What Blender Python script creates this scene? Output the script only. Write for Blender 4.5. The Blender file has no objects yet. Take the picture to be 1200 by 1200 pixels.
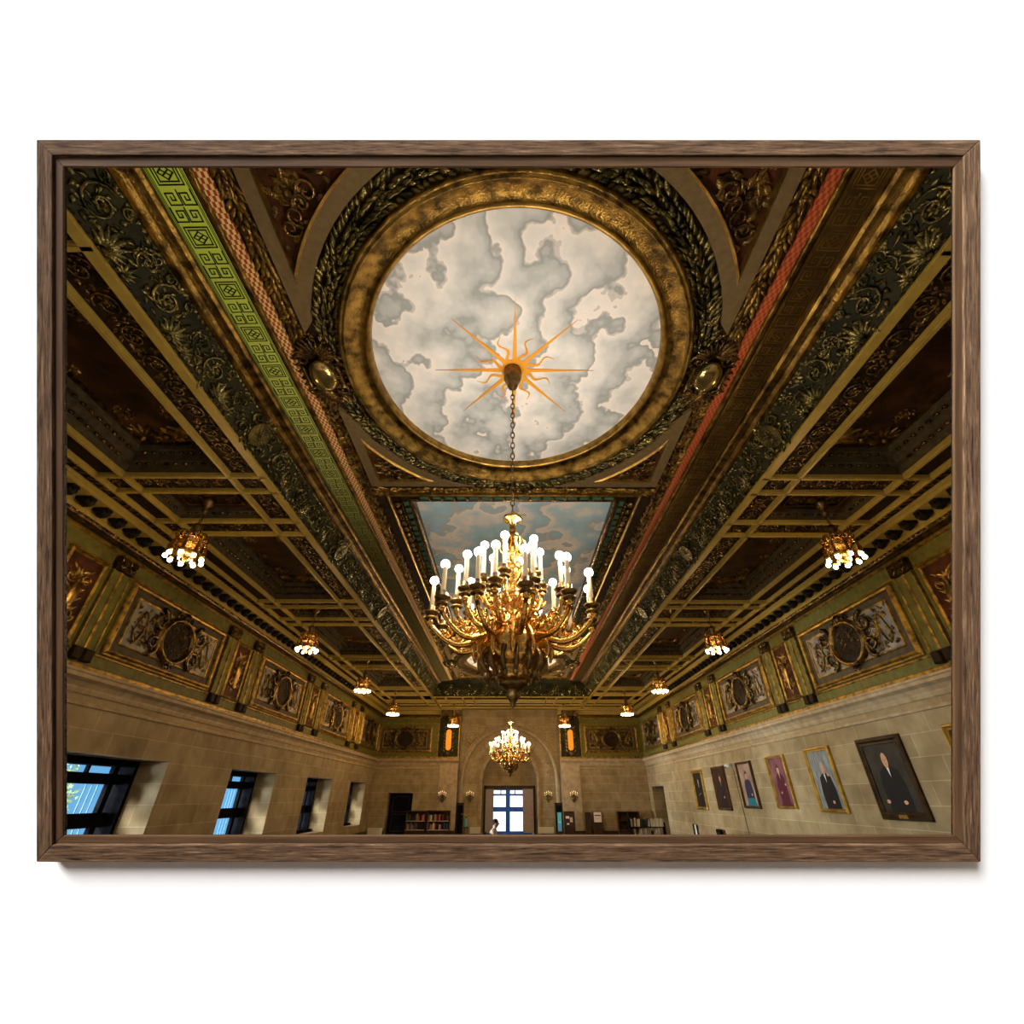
import bpy, math, random
import numpy as np
from mathutils import Matrix, Vector
random.seed(7)
RG = np.random.RandomState(7)
S = bpy.context.scene
COL = S.collection
PI = math.pi
H1, HC, W = 7.14, 6.41, 8.0            # high ceiling, aisle ceiling, half width of the hall
YF = 30.4                               # far wall

# ------------------------------------------------------------------ mesh building
class MB:
    def __init__(s): s.v = []; s.f = []; s.n = 0
    def add(s, V, F, mi=0, sm=False):
        V = np.asarray(V, float).reshape(-1, 3)
        if not len(V): return s
        s.v.append(V); s.f.append((np.asarray(F, int) + s.n, mi, sm)); s.n += len(V); return s
    def join(s, o, fn=None, mi=None):
        if not o.v: return s
        V = np.concatenate(o.v)
        if fn: V = fn(V)
        s.v.append(V)
        for F, m, sm in o.f: s.f.append((F + s.n, m if mi is None else mi, sm))
        s.n += len(V); return s
    def map(s, fn): s.v = [fn(np.concatenate(s.v))]; return s
    def build(s, name, mats, parent=None):
        me = bpy.data.meshes.new(name)
        V = np.concatenate(s.v).astype(np.float32)
        me.vertices.add(len(V)); me.vertices.foreach_set('co', V.ravel())
        loops = np.concatenate([F.ravel() for F, _, _ in s.f]).astype(np.int32)
        tot = np.concatenate([np.full(len(F), F.shape[1]) for F, _, _ in s.f]).astype(np.int32)
        mi = np.concatenate([np.full(len(F), m) for F, m, _ in s.f]).astype(np.int32)
        sm = np.concatenate([np.full(len(F), b) for F, _, b in s.f]).astype(bool)
        st = np.concatenate([[0], np.cumsum(tot)[:-1]]).astype(np.int32)
        me.loops.add(len(loops)); me.loops.foreach_set('vertex_index', loops)
        me.polygons.add(len(tot)); me.polygons.foreach_set('loop_start', st)
        me.polygons.foreach_set('loop_total', tot)
        me.polygons.foreach_set('material_index', mi); me.polygons.foreach_set('use_smooth', sm)
        me.update(calc_edges=True); me.validate()
        for m in (mats if isinstance(mats, (list, tuple)) else [mats]): me.materials.append(m)
        o = bpy.data.objects.new(name, me); COL.objects.link(o)
        if parent: o.parent = parent
        return o

def thing(name, label, cat, loc=(0, 0, 0), group=None, basis=None):
    o = bpy.data.objects.new(name, None); COL.objects.link(o)
    M = Matrix.Identity(4)
    if basis:
        for c in range(3):
            for r in range(3): M[r][c] = basis[c][r]
    o.matrix_world = Matrix.Translation(loc) @ M
    o.empty_display_size = .1
    o['label'] = label; o['category'] = cat
    if group: o['group'] = group
    return o
def tag(o, label, cat, group=None):
    o['label'] = label; o['category'] = cat
    if group: o['group'] = group
    return o
def struct(o): o['kind'] = 'structure'; return o
def dup(root, mat=None, loc=None, label=None, group=None):
    r = root.copy(); COL.objects.link(r)
    if mat is not None: r.matrix_world = mat
    if loc is not None: r.location = loc
    if label: r['label'] = label
    if group: r['group'] = group
    for ch in list(root.children):
        c = ch.copy(); COL.objects.link(c); c.parent = r
        for g in list(ch.children):
            d = g.copy(); COL.objects.link(d); d.parent = c
    return r
LEFTB = ((0, 1, 0), (0, 0, 1), (1, 0, 0))      # local x along wall, y up, z out of the wall
RIGHTB = ((0, -1, 0), (0, 0, 1), (-1, 0, 0))
FARB = ((1, 0, 0), (0, 0, 1), (0, -1, 0))
CEILB = ((-1, 0, 0), (0, 1, 0), (0, 0, -1))
def bmat(basis, loc):
    M = Matrix.Identity(4)
    for c in range(3):
        for r in range(3): M[r][c] = basis[c][r]
    return Matrix.Translation(loc) @ M
def bfn(basis, loc):
    B = np.array(basis, float)
    return lambda V: V @ B + np.array(loc, float)

BOXF = np.array([[0, 3, 2, 1], [4, 5, 6, 7], [0, 1, 5, 4], [1, 2, 6, 5], [2, 3, 7, 6], [3, 0, 4, 7]])
def box(mb, x0, x1, y0, y1, z0, z1, mi=0):
    mb.add([(x0, y0, z0), (x1, y0, z0), (x1, y1, z0), (x0, y1, z0), (x0, y0, z1), (x1, y0, z1), (x1, y1, z1), (x0, y1, z1)], BOXF, mi); return mb
def bbox(mb, x0, x1, y0, y1, z0, z1, b=.01, mi=0):
    """box whose +z face is chamfered"""
    b = min(b, (x1-x0)*.45, (y1-y0)*.45)
    V = [(x0, y0, z0), (x1, y0, z0), (x1, y1, z0), (x0, y1, z0), (x0, y0, z1-b), (x1, y0, z1-b), (x1, y1, z1-b), (x0, y1, z1-b),
         (x0+b, y0+b, z1), (x1-b, y0+b, z1), (x1-b, y1-b, z1), (x0+b, y1-b, z1)]
    F = [[0, 3, 2, 1], [0, 1, 5, 4], [1, 2, 6, 5], [2, 3, 7, 6], [3, 0, 4, 7], [4, 5, 9, 8], [5, 6, 10, 9], [6, 7, 11, 10], [7, 4, 8, 11], [8, 9, 10, 11]]
    mb.add(V, F, mi); return mb
def grid_faces(n, m, cu=False, cv=False):
    I = np.arange(n if cu else n-1); J = np.arange(m if cv else m-1)
    I, J = np.meshgrid(I, J, indexing='ij'); I = I.ravel(); J = J.ravel()
    I2 = (I+1) % n; J2 = (J+1) % m
    return np.stack([I*m+J, I2*m+J, I2*m+J2, I*m+J2], 1)
def tube(mb, P, R, k=6, mi=0, caps=True):
    P = np.asarray(P, float); n = len(P); R = np.full(n, R) if np.isscalar(R) else np.asarray(R, float)
    T = np.gradient(P, axis=0); T /= np.linalg.norm(T, axis=1)[:, None] + 1e-9
    up = np.array([0, 0, 1.]) if abs(T[0][2]) < .9 else np.array([1., 0, 0])
    A = np.zeros_like(P); a = np.cross(T[0], up); a /= np.linalg.norm(a)
    for i in range(n):
        a = a - T[i]*np.dot(a, T[i]); a /= np.linalg.norm(a)+1e-9; A[i] = a
    B = np.cross(T, A)
    th = np.arange(k)*2*PI/k
    V = P[:, None, :] + R[:, None, None]*(A[:, None, :]*np.cos(th)[None, :, None] + B[:, None, :]*np.sin(th)[None, :, None])
    mb.add(V.reshape(-1, 3), grid_faces(n, k, cv=True), mi, True)
    if caps:
        mb.f.append((np.array([[mb.n - n*k + j for j in range(k)][::-1]]), mi, False))
        mb.f.append((np.array([[mb.n - k + j for j in range(k)]]), mi, False))
    return mb
def lathe(mb, prof, k=20, c=(0, 0, 0), mi=0, flute=0, sm=True):
    prof = np.asarray(prof, float); th = np.arange(k)*2*PI/k
    r = prof[:, 0][:, None]*(1 + flute*np.cos(th*k/4)[None, :])
    V = np.stack([r*np.cos(th), r*np.sin(th), np.repeat(prof[:, 1][:, None], k, 1)], -1) + np.array(c)
    mb.add(V.reshape(-1, 3), grid_faces(len(prof), k, cv=True)[:, ::-1], mi, sm); return mb
def ell(mb, c, r, nu=8, nv=6, mi=0, M=None):
    th = np.arange(nu)*2*PI/nu; ph = np.linspace(0.001, PI-.001, nv)
    V = np.stack([np.sin(ph)[:, None]*np.cos(th), np.sin(ph)[:, None]*np.sin(th), np.repeat(np.cos(ph)[:, None], nu, 1)], -1).reshape(-1, 3)*np.array(r)
    if M is not None: V = V @ np.array(M).T
    mb.add(V + np.array(c), grid_faces(nv, nu, cv=True)[:, ::-1], mi, True); return mb
_t = np.linspace(0, 1, 6); _s = np.linspace(-1, 1, 5)
_T, _S = np.meshgrid(_t, _s, indexing='ij')
LEAF_F = grid_faces(6, 5)
def leaf(mb, u, v, ang, L, Wd, Hh, curl=.25, base=0., mi=0):
    w = np.sin(PI*np.clip(_T, 0.03, .985)**.75)
    x = _T*L; y = _S*w*Wd*.5 + curl*L*_T**2*.5
    z = base + Hh*(w*(1-_S**2*.9)*.75 - .28*w*(1-np.abs(_S))*(np.abs(_S) < .01)) + Hh*.6*_T**2*(1-np.abs(_S)*.6)
    z = np.where((_T < .02), base-.01, z)
    c, s = math.cos(ang), math.sin(ang)
    V = np.stack([u + x*c - y*s, v + x*s + y*c, z], -1).reshape(-1, 3)
    mb.add(V, LEAF_F, mi, True)
def spiral(mb, u, v, r, turns, a0, d, rad, h=0., k=5):
    n = int(10*turns)+4; t = np.linspace(0, 1, n)
    a = a0 + d*t*turns*2*PI; rr = r*(1-.85*t)
    P = np.stack([u+rr*np.cos(a), v+rr*np.sin(a), h+rad*.5+rad*1.2*t], -1)
    tube(mb, P, rad*(1-.5*t), k)
def rosette(mb, u, v, r, n=6, h=.02, a0=0.):
    for i in range(n): leaf(mb, u, v, a0+i*2*PI/n, r, r*.75, h, 0)
    ell(mb, (u, v, h*.7), (r*.28, r*.28, h*.8), 6, 4)
def palmette(mb, u, v, r, ang, n=7, h=.03, spread=2.4):
    for i in range(n):
        f = (i/(n-1)-.5)
        leaf(mb, u, v, ang+f*spread, r*(1-.45*abs(f)*2), r*.26, h*(1.2-.6*abs(f)), f*1.2)
    ell(mb, (u, v, h*.5), (r*.14, r*.14, h*.7), 6, 4)
def scroll(mb, u, v, s, d=1, h=.03):
    """one rinceau volute with its leaves, in a square of side s"""
    spiral(mb, u, v, .40*s, 1.5, -PI/2*d+PI, d, .045*s, 0)
    rosette(mb, u, v, .17*s, 6, h)
    for i in range(9):
        a = -PI/2*d + PI + d*i*.62
        leaf(mb, u+.39*s*math.cos(a), v+.39*s*math.sin(a), a+d*.9, .22*s, .12*s, h*1.1, .5*d)
    for i in range(5):
        a = PI/2*d + d*i*.9
        leaf(mb, u+.3*s*math.cos(a), v+.3*s*math.sin(a), a+PI*.8*d, .16*s, .1*s, h*.8, .5*d)
def rinceau(L, wd, h=.02):
    """running scroll ornament, u 0..L, v -wd/2..wd/2"""
    mb = MB(); n = max(1, int(round(L/(wd*1.02)))); st = L/n
    for i in range(n):
        d = 1 if i % 2 == 0 else -1
        scroll(mb, (i+.5)*st, 0, min(wd, st)*1.02, d, h)
        if i < n-1:
            u = (i+1)*st
            for sg in (-1, 1): leaf(mb, u, sg*wd*.1, sg*PI/2, wd*.36, wd*.16, h, 0)
    return mb
def garland(path, width, step=.085, h=.05, rows=3, L=.2, seed=1, both=False):
    """overlapping leaves along a path; path(t) for t in metres -> (u, v, ang)"""
    rg = random.Random(seed); mb = MB(); Ltot, fn = path
    n = int(Ltot/step)
    for i in range(n):
        t = i*step
        u, v, a = fn(t)
        for r in range(rows):
            off = ((r+.5)/rows-.5)*width*.8 + rg.uniform(-.01, .01)
            spread = ((r+.5)/rows-.5)*1.3
            leaf(mb, u-math.sin(a)*off, v+math.cos(a)*off, a+spread+rg.uniform(-.25, .25), L*rg.uniform(.75, 1.15), L*.38, h*rg.uniform(.6, 1.25), rg.uniform(-.4, .4), 0)
        if i % 6 == 3: 
            for q in range(4): ell(mb, (u+rg.uniform(-.04, .04), v+rg.uniform(-.05, .05), h*.9), (.028, .028, .028), 6, 4)
    return mb
def line(x0, y0, x1, y1):
    L = math.hypot(x1-x0, y1-y0); a = math.atan2(y1-y0, x1-x0)
    return (L, lambda t: (x0+(x1-x0)*t/L, y0+(y1-y0)*t/L, a))
def arc(cx, cy, rx, ry, a0, a1):
    L = (rx+ry)/2*abs(a1-a0); sg = 1 if a1 > a0 else -1
    def fn(t):
        a = a0+(a1-a0)*t/L
        return (cx+rx*math.cos(a), cy+ry*math.sin(a), math.atan2(ry*math.cos(a)*sg, -rx*math.sin(a)*sg))
    return (L, fn)
def rectframe(mb, w, h, prof, c=(0, 0), mi=0, close=False):
    """moulding round a rectangle of half sizes w, h; prof = [(offset outward, height)]"""
    V = []
    for a, z in prof:
        V += [(c[0]-w-a, c[1]-h-a, z), (c[0]+w+a, c[1]-h-a, z), (c[0]+w+a, c[1]+h+a, z), (c[0]-w-a, c[1]+h+a, z)]
    mb.add(V, grid_faces(len(prof), 4, cv=True), mi); return mb
def ringframe(mb, c, rx, ry, prof, k=72, mi=0, a0=0, a1=2*PI):
    full = abs(a1-a0-2*PI) < 1e-6
    th = np.linspace(a0, a1, k, endpoint=not full)
    V = [[(c[0]+(rx+a)*math.cos(t), c[1]+(ry+a)*math.sin(t), z) for t in th] for a, z in prof]
    mb.add(np.array(V).reshape(-1, 3), grid_faces(len(prof), k, cv=full), mi, True); return mb
def extrude(mb, prof, axis, a, b, mi=0, sm=False):
    """2-D profile [(p,q)] swept along Y (p=x,q=z) or X (p=y,q=z)"""
    V = []
    for t in (a, b):
        for p, q in prof: V.append((p, t, q) if axis == 'Y' else (t, p, q))
    n = len(prof)
    mb.add(V, [[i, i+1, n+i+1, n+i] for i in range(n-1)], mi, sm); return mb
def prism(mb, poly, z0, z1, mi=0):
    n = len(poly)
    V = [(x, y, z0) for x, y in poly] + [(x, y, z1) for x, y in poly]
    b = mb.n
    mb.add(V, [[i, (i+1) % n, n+(i+1) % n, n+i] for i in range(n)], mi)
    mb.f.append((np.array([[b+n+i for i in range(n)]]), mi, False))
    mb.f.append((np.array([[b+i for i in range(n)][::-1]]), mi, False)); return mb
def oval(cx, cy, rx, ry, n=20): return [(cx+rx*math.cos(2*PI*i/n), cy+ry*math.sin(2*PI*i/n)) for i in range(n)]

# ------------------------------------------------------------------ materials
def nodes(name):
    m = bpy.data.materials.new(name); m.use_nodes = True
    nt = m.node_tree; return m, nt, nt.nodes['Principled BSDF']
def mat(name, c, rough=.6, metal=0., c2=None, scale=6., bump=0., bscale=None, emit=None, detail=4., spread=(.35, .65), spec=None, stretch=None):
    m, nt, b = nodes(name); N = nt.nodes; Lk = nt.links
    b.inputs['Base Color'].default_value = (*c, 1); b.inputs['Roughness'].default_value = rough; b.inputs['Metallic'].default_value = metal
    if spec is None and max(c) < .2 and metal < .5: spec = .12
    if spec is not None: b.inputs['Specular IOR Level'].default_value = spec
    tc = N.new('ShaderNodeTexCoord'); src = tc.outputs['Object']
    if stretch:
        mp = N.new('ShaderNodeMapping'); mp.inputs['Scale'].default_value = stretch; Lk.new(src, mp.inputs[0]); src = mp.outputs[0]
    if c2:
        n = N.new('ShaderNodeTexNoise'); n.inputs['Scale'].default_value = scale; n.inputs['Detail'].default_value = detail; Lk.new(src, n.inputs['Vector'])
        r = N.new('ShaderNodeValToRGB'); r.color_ramp.elements[0].position = spread[0]; r.color_ramp.elements[1].position = spread[1]
        r.color_ramp.elements[0].color = (*c, 1); r.color_ramp.elements[1].color = (*c2, 1)
        Lk.new(n.outputs['Fac'], r.inputs[0]); Lk.new(r.outputs[0], b.inputs['Base Color'])
    if bump:
        n = N.new('ShaderNodeTexNoise'); n.inputs['Scale'].default_value = bscale or scale*4; n.inputs['Detail'].default_value = 3; Lk.new(src, n.inputs['Vector'])
        bp = N.new('ShaderNodeBump'); bp.inputs['Strength'].default_value = bump; bp.inputs['Distance'].default_value = .02
        Lk.new(n.outputs['Fac'], bp.inputs['Height']); Lk.new(bp.outputs[0], b.inputs['Normal'])
    if emit:
        b.inputs['Emission Color'].default_value = (*emit[0], 1); b.inputs['Emission Strength'].default_value = emit[1]
    return m
M = {}
M['gold'] = mat('gilded_plaster', (.30, .185, .04), .28, .92, (.045, .026, .007), 6, .6, 40)
M['gold_bright'] = mat('bright_gilding', (.46, .29, .07), .28, .92, (.20, .12, .03), 7, .3, 60)
M['gold_paint'] = mat('gold_paint', (.40, .24, .03), .38, .7, (.10, .055, .010), 8, .4, 60)
M['bronze'] = mat('dark_bronze_gilding', (.20, .125, .035), .26, .92, (.025, .016, .008), 7, .6, 35)
M['greenbronze'] = mat('green_bronze', (.17, .14, .045), .27, .9, (.022, .022, .010), 6, .6, 35)
M['darkground'] = mat('dark_umber_ground', (.012, .007, .003), .7, 0, (.026, .015, .006), 5, .4, 30)
M['greenground'] = mat('dark_green_ground', (.008, .008, .004), .6, 0, (.026, .026, .009), 3, .3, 30)
M['redground'] = mat('red_brown_ground', (.075, .022, .006), .65, 0, (.025, .010, .005), 4, .3, 30)
M['coffer'] = mat('coffer_painted_ground', (.018, .008, .003), .6, 0, (.06, .025, .007), 2.5, .3, 12)
M['cream'] = mat('cream_painted_beam', (.36, .26, .050), .5, 0, (.30, .215, .038), 9, .15, 60)
M['taupe'] = mat('taupe_band', (.15, .108, .052), .6, 0, (.12, .085, .04), 12, .25, 120)
M['green'] = mat('olive_green_paint', (.145, .130, .030), .55, 0, (.095, .088, .02), 8, .15, 60)
M['teal'] = mat('teal_paint', (.04, .14, .10), .5)
M['grey'] = mat('grey_relief_ground', (.27, .25, .22), .6, 0, (.11, .10, .082), 3, .2, 40)
M['taupe2'] = mat('brown_grey_moulding', (.085, .065, .035), .6, 0, (.05, .038, .02), 8, .2, 60)
M['black'] = mat('black_iron', (.010, .008, .006), .45, .3, None, 6, .5, 60)
M['orange'] = mat('orange_band', (.42, .13, .03), .5, 0, (.34, .10, .03), 20)
M['brass'] = mat('polished_brass', (.83, .50, .13), .22, 1., (.55, .32, .08), 12, .25, 50)
M['darkbrass'] = mat('aged_brass', (.24, .15, .05), .3, .95, (.10, .06, .025), 12, .3, 50)
M['candle'] = mat('ivory_candle_sleeve', (.80, .68, .48), .5, 0, None, emit=((1., .72, .38), .22))
M['bulb'] = mat('lit_bulb', (1, 1, 1), .3, 0, emit=((1., .93, .84), 16.))
M['bulb2'] = mat('lit_frosted_bulb', (1, 1, 1), .3, 0, emit=((.97, .95, 1.), 14.))
M['wood'] = mat('dark_oak', (.030, .015, .008), .4, 0, (.05, .026, .013), 6, .2, 40)
M['blackwood'] = mat('black_painted_wood', (.005, .005, .007), 1., 0, (.010, .010, .012), 6, spec=0.)
M['bluewood'] = mat('blue_painted_frame', (.02, .16, .90), .4, spec=.2)
M['cloth'] = mat('beige_curtain', (.55, .46, .38), .8, 0, (.42, .35, .29), 10)
M['floor'] = mat('dark_wood_floor', (.05, .028, .014), .4, 0, (.09, .05, .025), 3, stretch=(1, 8, 1))
M['radiator'] = mat('cream_radiator', (.58, .52, .34), .5)
M['whiteplastic'] = mat('white_plastic', (.75, .75, .72), .4)
M['white'] = mat('white_wall_paint', (.93, .93, .93), .9, spec=.1)
M['ceilback'] = mat('ceiling_plaster', (.03, .02, .01), .8)

def stone_mat():
    m, nt, b = nodes('ashlar_limestone'); N = nt.nodes; Lk = nt.links
    tc = N.new('ShaderNodeTexCoord'); sp = N.new('ShaderNodeSeparateXYZ'); Lk.new(tc.outputs['Object'], sp.inputs[0])
    ge = N.new('ShaderNodeNewGeometry'); sn = N.new('ShaderNodeSeparateXYZ'); Lk.new(ge.outputs['True Normal'], sn.inputs[0])
    ab = N.new('ShaderNodeMath'); ab.operation = 'ABSOLUTE'; Lk.new(sn.outputs['X'], ab.inputs[0])
    gt = N.new('ShaderNodeMath'); gt.operation = 'GREATER_THAN'; gt.inputs[1].default_value = .7; Lk.new(ab.outputs[0], gt.inputs[0])
    mx = N.new('ShaderNodeMix'); Lk.new(gt.outputs[0], mx.inputs[0]); Lk.new(sp.outputs['X'], mx.inputs[2]); Lk.new(sp.outputs['Y'], mx.inputs[3])
    cb = N.new('ShaderNodeCombineXYZ'); Lk.new(mx.outputs[0], cb.inputs[0]); Lk.new(sp.outputs['Z'], cb.inputs[1])
    br = N.new('ShaderNodeTexBrick'); br.inputs['Scale'].default_value = 1.; br.inputs['Brick Width'].default_value = 1.05; br.inputs['Row Height'].default_value = .405
    br.inputs['Mortar Size'].default_value = .009; br.inputs['Mortar Smooth'].default_value = .5
    br.inputs['Color1'].default_value = (.30, .220, .105, 1); br.inputs['Color2'].default_value = (.385, .295, .150, 1); br.inputs['Mortar'].default_value = (.50, .41, .25, 1)
    Lk.new(cb.outputs[0], br.inputs['Vector'])
    n1 = N.new('ShaderNodeTexNoise'); n1.inputs['Scale'].default_value = 2.2; n1.inputs['Detail'].default_value = 6; Lk.new(tc.outputs['Object'], n1.inputs['Vector'])
    r = N.new('ShaderNodeValToRGB'); r.color_ramp.elements[0].position = .3; r.color_ramp.elements[1].position = .7
    r.color_ramp.elements[0].color = (.62, .58, .52, 1); r.color_ramp.elements[1].color = (1, 1, 1, 1); Lk.new(n1.outputs['Fac'], r.inputs[0])
    ml = N.new('ShaderNodeMix'); ml.data_type = 'RGBA'; ml.blend_type = 'MULTIPLY'; ml.inputs[0].default_value = 1
    Lk.new(br.outputs['Color'], ml.inputs[6]); Lk.new(r.outputs[0], ml.inputs[7]); Lk.new(ml.outputs[2], b.inputs['Base Color'])
    b.inputs['Roughness'].default_value = .8
    n2 = N.new('ShaderNodeTexNoise'); n2.inputs['Scale'].default_value = 25; Lk.new(tc.outputs['Object'], n2.inputs['Vector'])
    bp = N.new('ShaderNodeBump'); bp.inputs['Strength'].default_value = .25; bp.inputs['Distance'].default_value = .01
    Lk.new(n2.outputs['Fac'], bp.inputs['Height']); Lk.new(bp.outputs[0], b.inputs['Normal'])
    return m
M['stone'] = stone_mat()
M['stone2'] = mat('carved_limestone', (.42, .32, .18), .8, 0, (.30, .22, .12), 5, .4, 22)

def cloud_mat(name, cols, seed, freq=1.15, k=1.):
    """painted cumulus: billow after billow, each with a pale puffy edge shading off to grey as the painter laid them"""
    m, nt, b = nodes(name); N = nt.nodes; Lk = nt.links
    tc = N.new('ShaderNodeTexCoord'); mp = N.new('ShaderNodeMapping'); Lk.new(tc.outputs['Object'], mp.inputs[0])
    mp.inputs['Location'].default_value = seed; mp.inputs['Rotation'].default_value = (0, 0, .22)
    sp = N.new('ShaderNodeSeparateXYZ'); Lk.new(mp.outputs[0], sp.inputs[0])
    def math2(op, x, y):
        q = N.new('ShaderNodeMath'); q.operation = op
        for i, z in enumerate((x, y)):
            if isinstance(z, (int, float)): q.inputs[i].default_value = z
            else: Lk.new(z, q.inputs[i])
        return q.outputs[0]
    n = N.new('ShaderNodeTexNoise'); n.inputs['Scale'].default_value = .55*k; n.inputs['Detail'].default_value = 2; Lk.new(mp.outputs[0], n.inputs['Vector'])
    def puff(sc, det, sm):
        v = N.new('ShaderNodeTexVoronoi'); v.feature = 'SMOOTH_F1'; v.inputs['Scale'].default_value = sc; v.inputs['Smoothness'].default_value = sm
        v.inputs['Detail'].default_value = det; v.inputs['Roughness'].default_value = .5; Lk.new(mp.outputs[0], v.inputs['Vector']); return v.outputs['Distance']
    p = math2('MULTIPLY', puff(1.5*k, 3., .25), .95); q = math2('MULTIPLY', puff(4.2*k, 2., .2), .16)
    x = math2('MULTIPLY', sp.outputs['X'], -freq)
    ph = math2('ADD', math2('ADD', x, math2('MULTIPLY', n.outputs['Fac'], 3.4)), math2('ADD', p, q))
    t = math2('FRACT', ph, 0.)
    f = N.new('ShaderNodeTexNoise'); f.inputs['Scale'].default_value = 2.4; f.inputs['Detail'].default_value = 5; Lk.new(mp.outputs[0], f.inputs['Vector'])
    t2 = math2('ADD', t, math2('MULTIPLY', math2('SUBTRACT', f.outputs['Fac'], .5), .35))
    r = N.new('ShaderNodeValToRGB'); e = r.color_ramp.elements; r.color_ramp.interpolation = 'EASE'
    e[0].position = 0; e[0].color = (*cols[0], 1); e[1].position = 1; e[1].color = (*cols[-1], 1)
    for i, c in enumerate(cols[1:-1]): z = e.new((.22, .50, .74)[i]); z.color = (*c, 1)
    z = e.new(.90); z.color = (*cols[-1], 1); e[len(e)-1].color = tuple(.5*(u+v) for u, v in zip(cols[0], cols[-1]))+(1,)
    Lk.new(t2, r.inputs[0]); Lk.new(r.outputs[0], b.inputs['Base Color']); b.inputs['Roughness'].default_value = .85
    return m
M['cloud'] = cloud_mat('painted_clouds_pale', [(.84, .84, .88), (.74, .78, .84), (.60, .66, .72), (.47, .53, .59), (.34, .39, .44)], (1.7, 3.1, 0))
M['cloud2'] = cloud_mat('painted_clouds_blue', [(.95, .93, .93), (.80, .85, .90), (.52, .74, .90), (.40, .68, .90), (.50, .60, .68)], (5.2, 7.3, 0), .8, .8)

def checker_mat(name, a, b_):
    m, nt, b = nodes(name); N = nt.nodes; Lk = nt.links
    tc = N.new('ShaderNodeTexCoord'); mp = N.new('ShaderNodeMapping'); Lk.new(tc.outputs['Object'], mp.inputs[0])
    mp.inputs['Location'].default_value = (.001, 0.003, .5)
    ck = N.new('ShaderNodeTexChecker'); ck.inputs['Scale'].default_value = 1/.034
    mp.inputs['Scale'].default_value = (1, .62, .0001)
    Lk.new(mp.outputs[0], ck.inputs['Vector']); ck.inputs['Color1'].default_value = (*a, 1); ck.inputs['Color2'].default_value = (*b_, 1)
    Lk.new(ck.outputs[0], b.inputs['Base Color']); b.inputs['Roughness'].default_value = .45; return m
M['checkL'] = checker_mat('red_cream_checker', (.36, .03, .02), (.72, .62, .24))
M['checkR'] = checker_mat('red_gold_checker', (.30, .03, .015), (.46, .14, .04))

def wood_mat():
    m, nt, b = nodes('walnut_frame_wood'); N = nt.nodes; Lk = nt.links
    tc = N.new('ShaderNodeTexCoord'); mp = N.new('ShaderNodeMapping'); mp.inputs['Scale'].default_value = (2.2, 30, 30); Lk.new(tc.outputs['Object'], mp.inputs[0])
    n = N.new('ShaderNodeTexNoise'); n.inputs['Scale'].default_value = 3.2; n.inputs['Detail'].default_value = 9; n.inputs['Roughness'].default_value = .68; n.inputs['Distortion'].default_value = .35
    Lk.new(mp.outputs[0], n.inputs['Vector'])
    r = N.new('ShaderNodeValToRGB'); e = r.color_ramp.elements
    e[0].position = .33; e[0].color = (.012, .007, .004, 1); e[1].position = .72; e[1].color = (.30, .185, .108, 1)
    x = e.new(.46); x.color = (.082, .045, .024, 1); x = e.new(.58); x.color = (.135, .077, .042, 1)
    Lk.new(n.outputs['Fac'], r.inputs[0]); Lk.new(r.outputs[0], b.inputs['Base Color']); b.inputs['Roughness'].default_value = .9; b.inputs['Specular IOR Level'].default_value = .1
    bp = N.new('ShaderNodeBump'); bp.inputs['Strength'].default_value = .6; bp.inputs['Distance'].default_value = .004
    Lk.new(n.outputs['Fac'], bp.inputs['Height']); Lk.new(bp.outputs[0], b.inputs['Normal']); return m
M['frame'] = wood_mat()
M['framelip'] = mat('brown_lip_wood', (.060, .030, .014), .8, 0, (.10, .052, .024), 4, .15, 20, stretch=(.6, 14, 14))
def glass_mat():
    m = bpy.data.materials.new('window_glass'); m.use_nodes = True; nt = m.node_tree; N = nt.nodes; N.clear()
    o = N.new('ShaderNodeOutputMaterial'); t = N.new('ShaderNodeBsdfTransparent'); g = N.new('ShaderNodeBsdfGlossy'); g.inputs['Roughness'].default_value = .05
    mx = N.new('ShaderNodeMixShader'); mx.inputs[0].default_value = .08; nt.links.new(t.outputs[0], mx.inputs[1]); nt.links.new(g.outputs[0], mx.inputs[2]); nt.links.new(mx.outputs[0], o.inputs[0]); return m
M['glass'] = glass_mat()
def grille_mat():
    m, nt, b = nodes('pierced_grille'); N = nt.nodes; Lk = nt.links
    tc = N.new('ShaderNodeTexCoord'); v = N.new('ShaderNodeTexVoronoi'); v.feature = 'DISTANCE_TO_EDGE'; v.inputs['Scale'].default_value = 13; Lk.new(tc.outputs['Object'], v.inputs['Vector'])
    lt = N.new('ShaderNodeMath'); lt.operation = 'LESS_THAN'; lt.inputs[1].default_value = .022; Lk.new(v.outputs['Distance'], lt.inputs[0])
    mx = N.new('ShaderNodeMix'); mx.data_type = 'RGBA'; mx.inputs[6].default_value = (.010, .007, .004, 1); mx.inputs[7].default_value = (.22, .14, .04, 1); Lk.new(lt.outputs[0], mx.inputs[0])
    Lk.new(mx.outputs[2], b.inputs['Base Color']); Lk.new(lt.outputs[0], b.inputs['Metallic']); b.inputs['Roughness'].default_value = .4; return m
M['grille'] = grille_mat()
_c = {}
def flat(c, rough=.6, metal=0.):
    k = (round(c[0], 3), round(c[1], 3), round(c[2], 3), rough, metal)
    if k not in _c: _c[k] = mat('paint', c, rough, metal)
    return _c[k]

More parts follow.
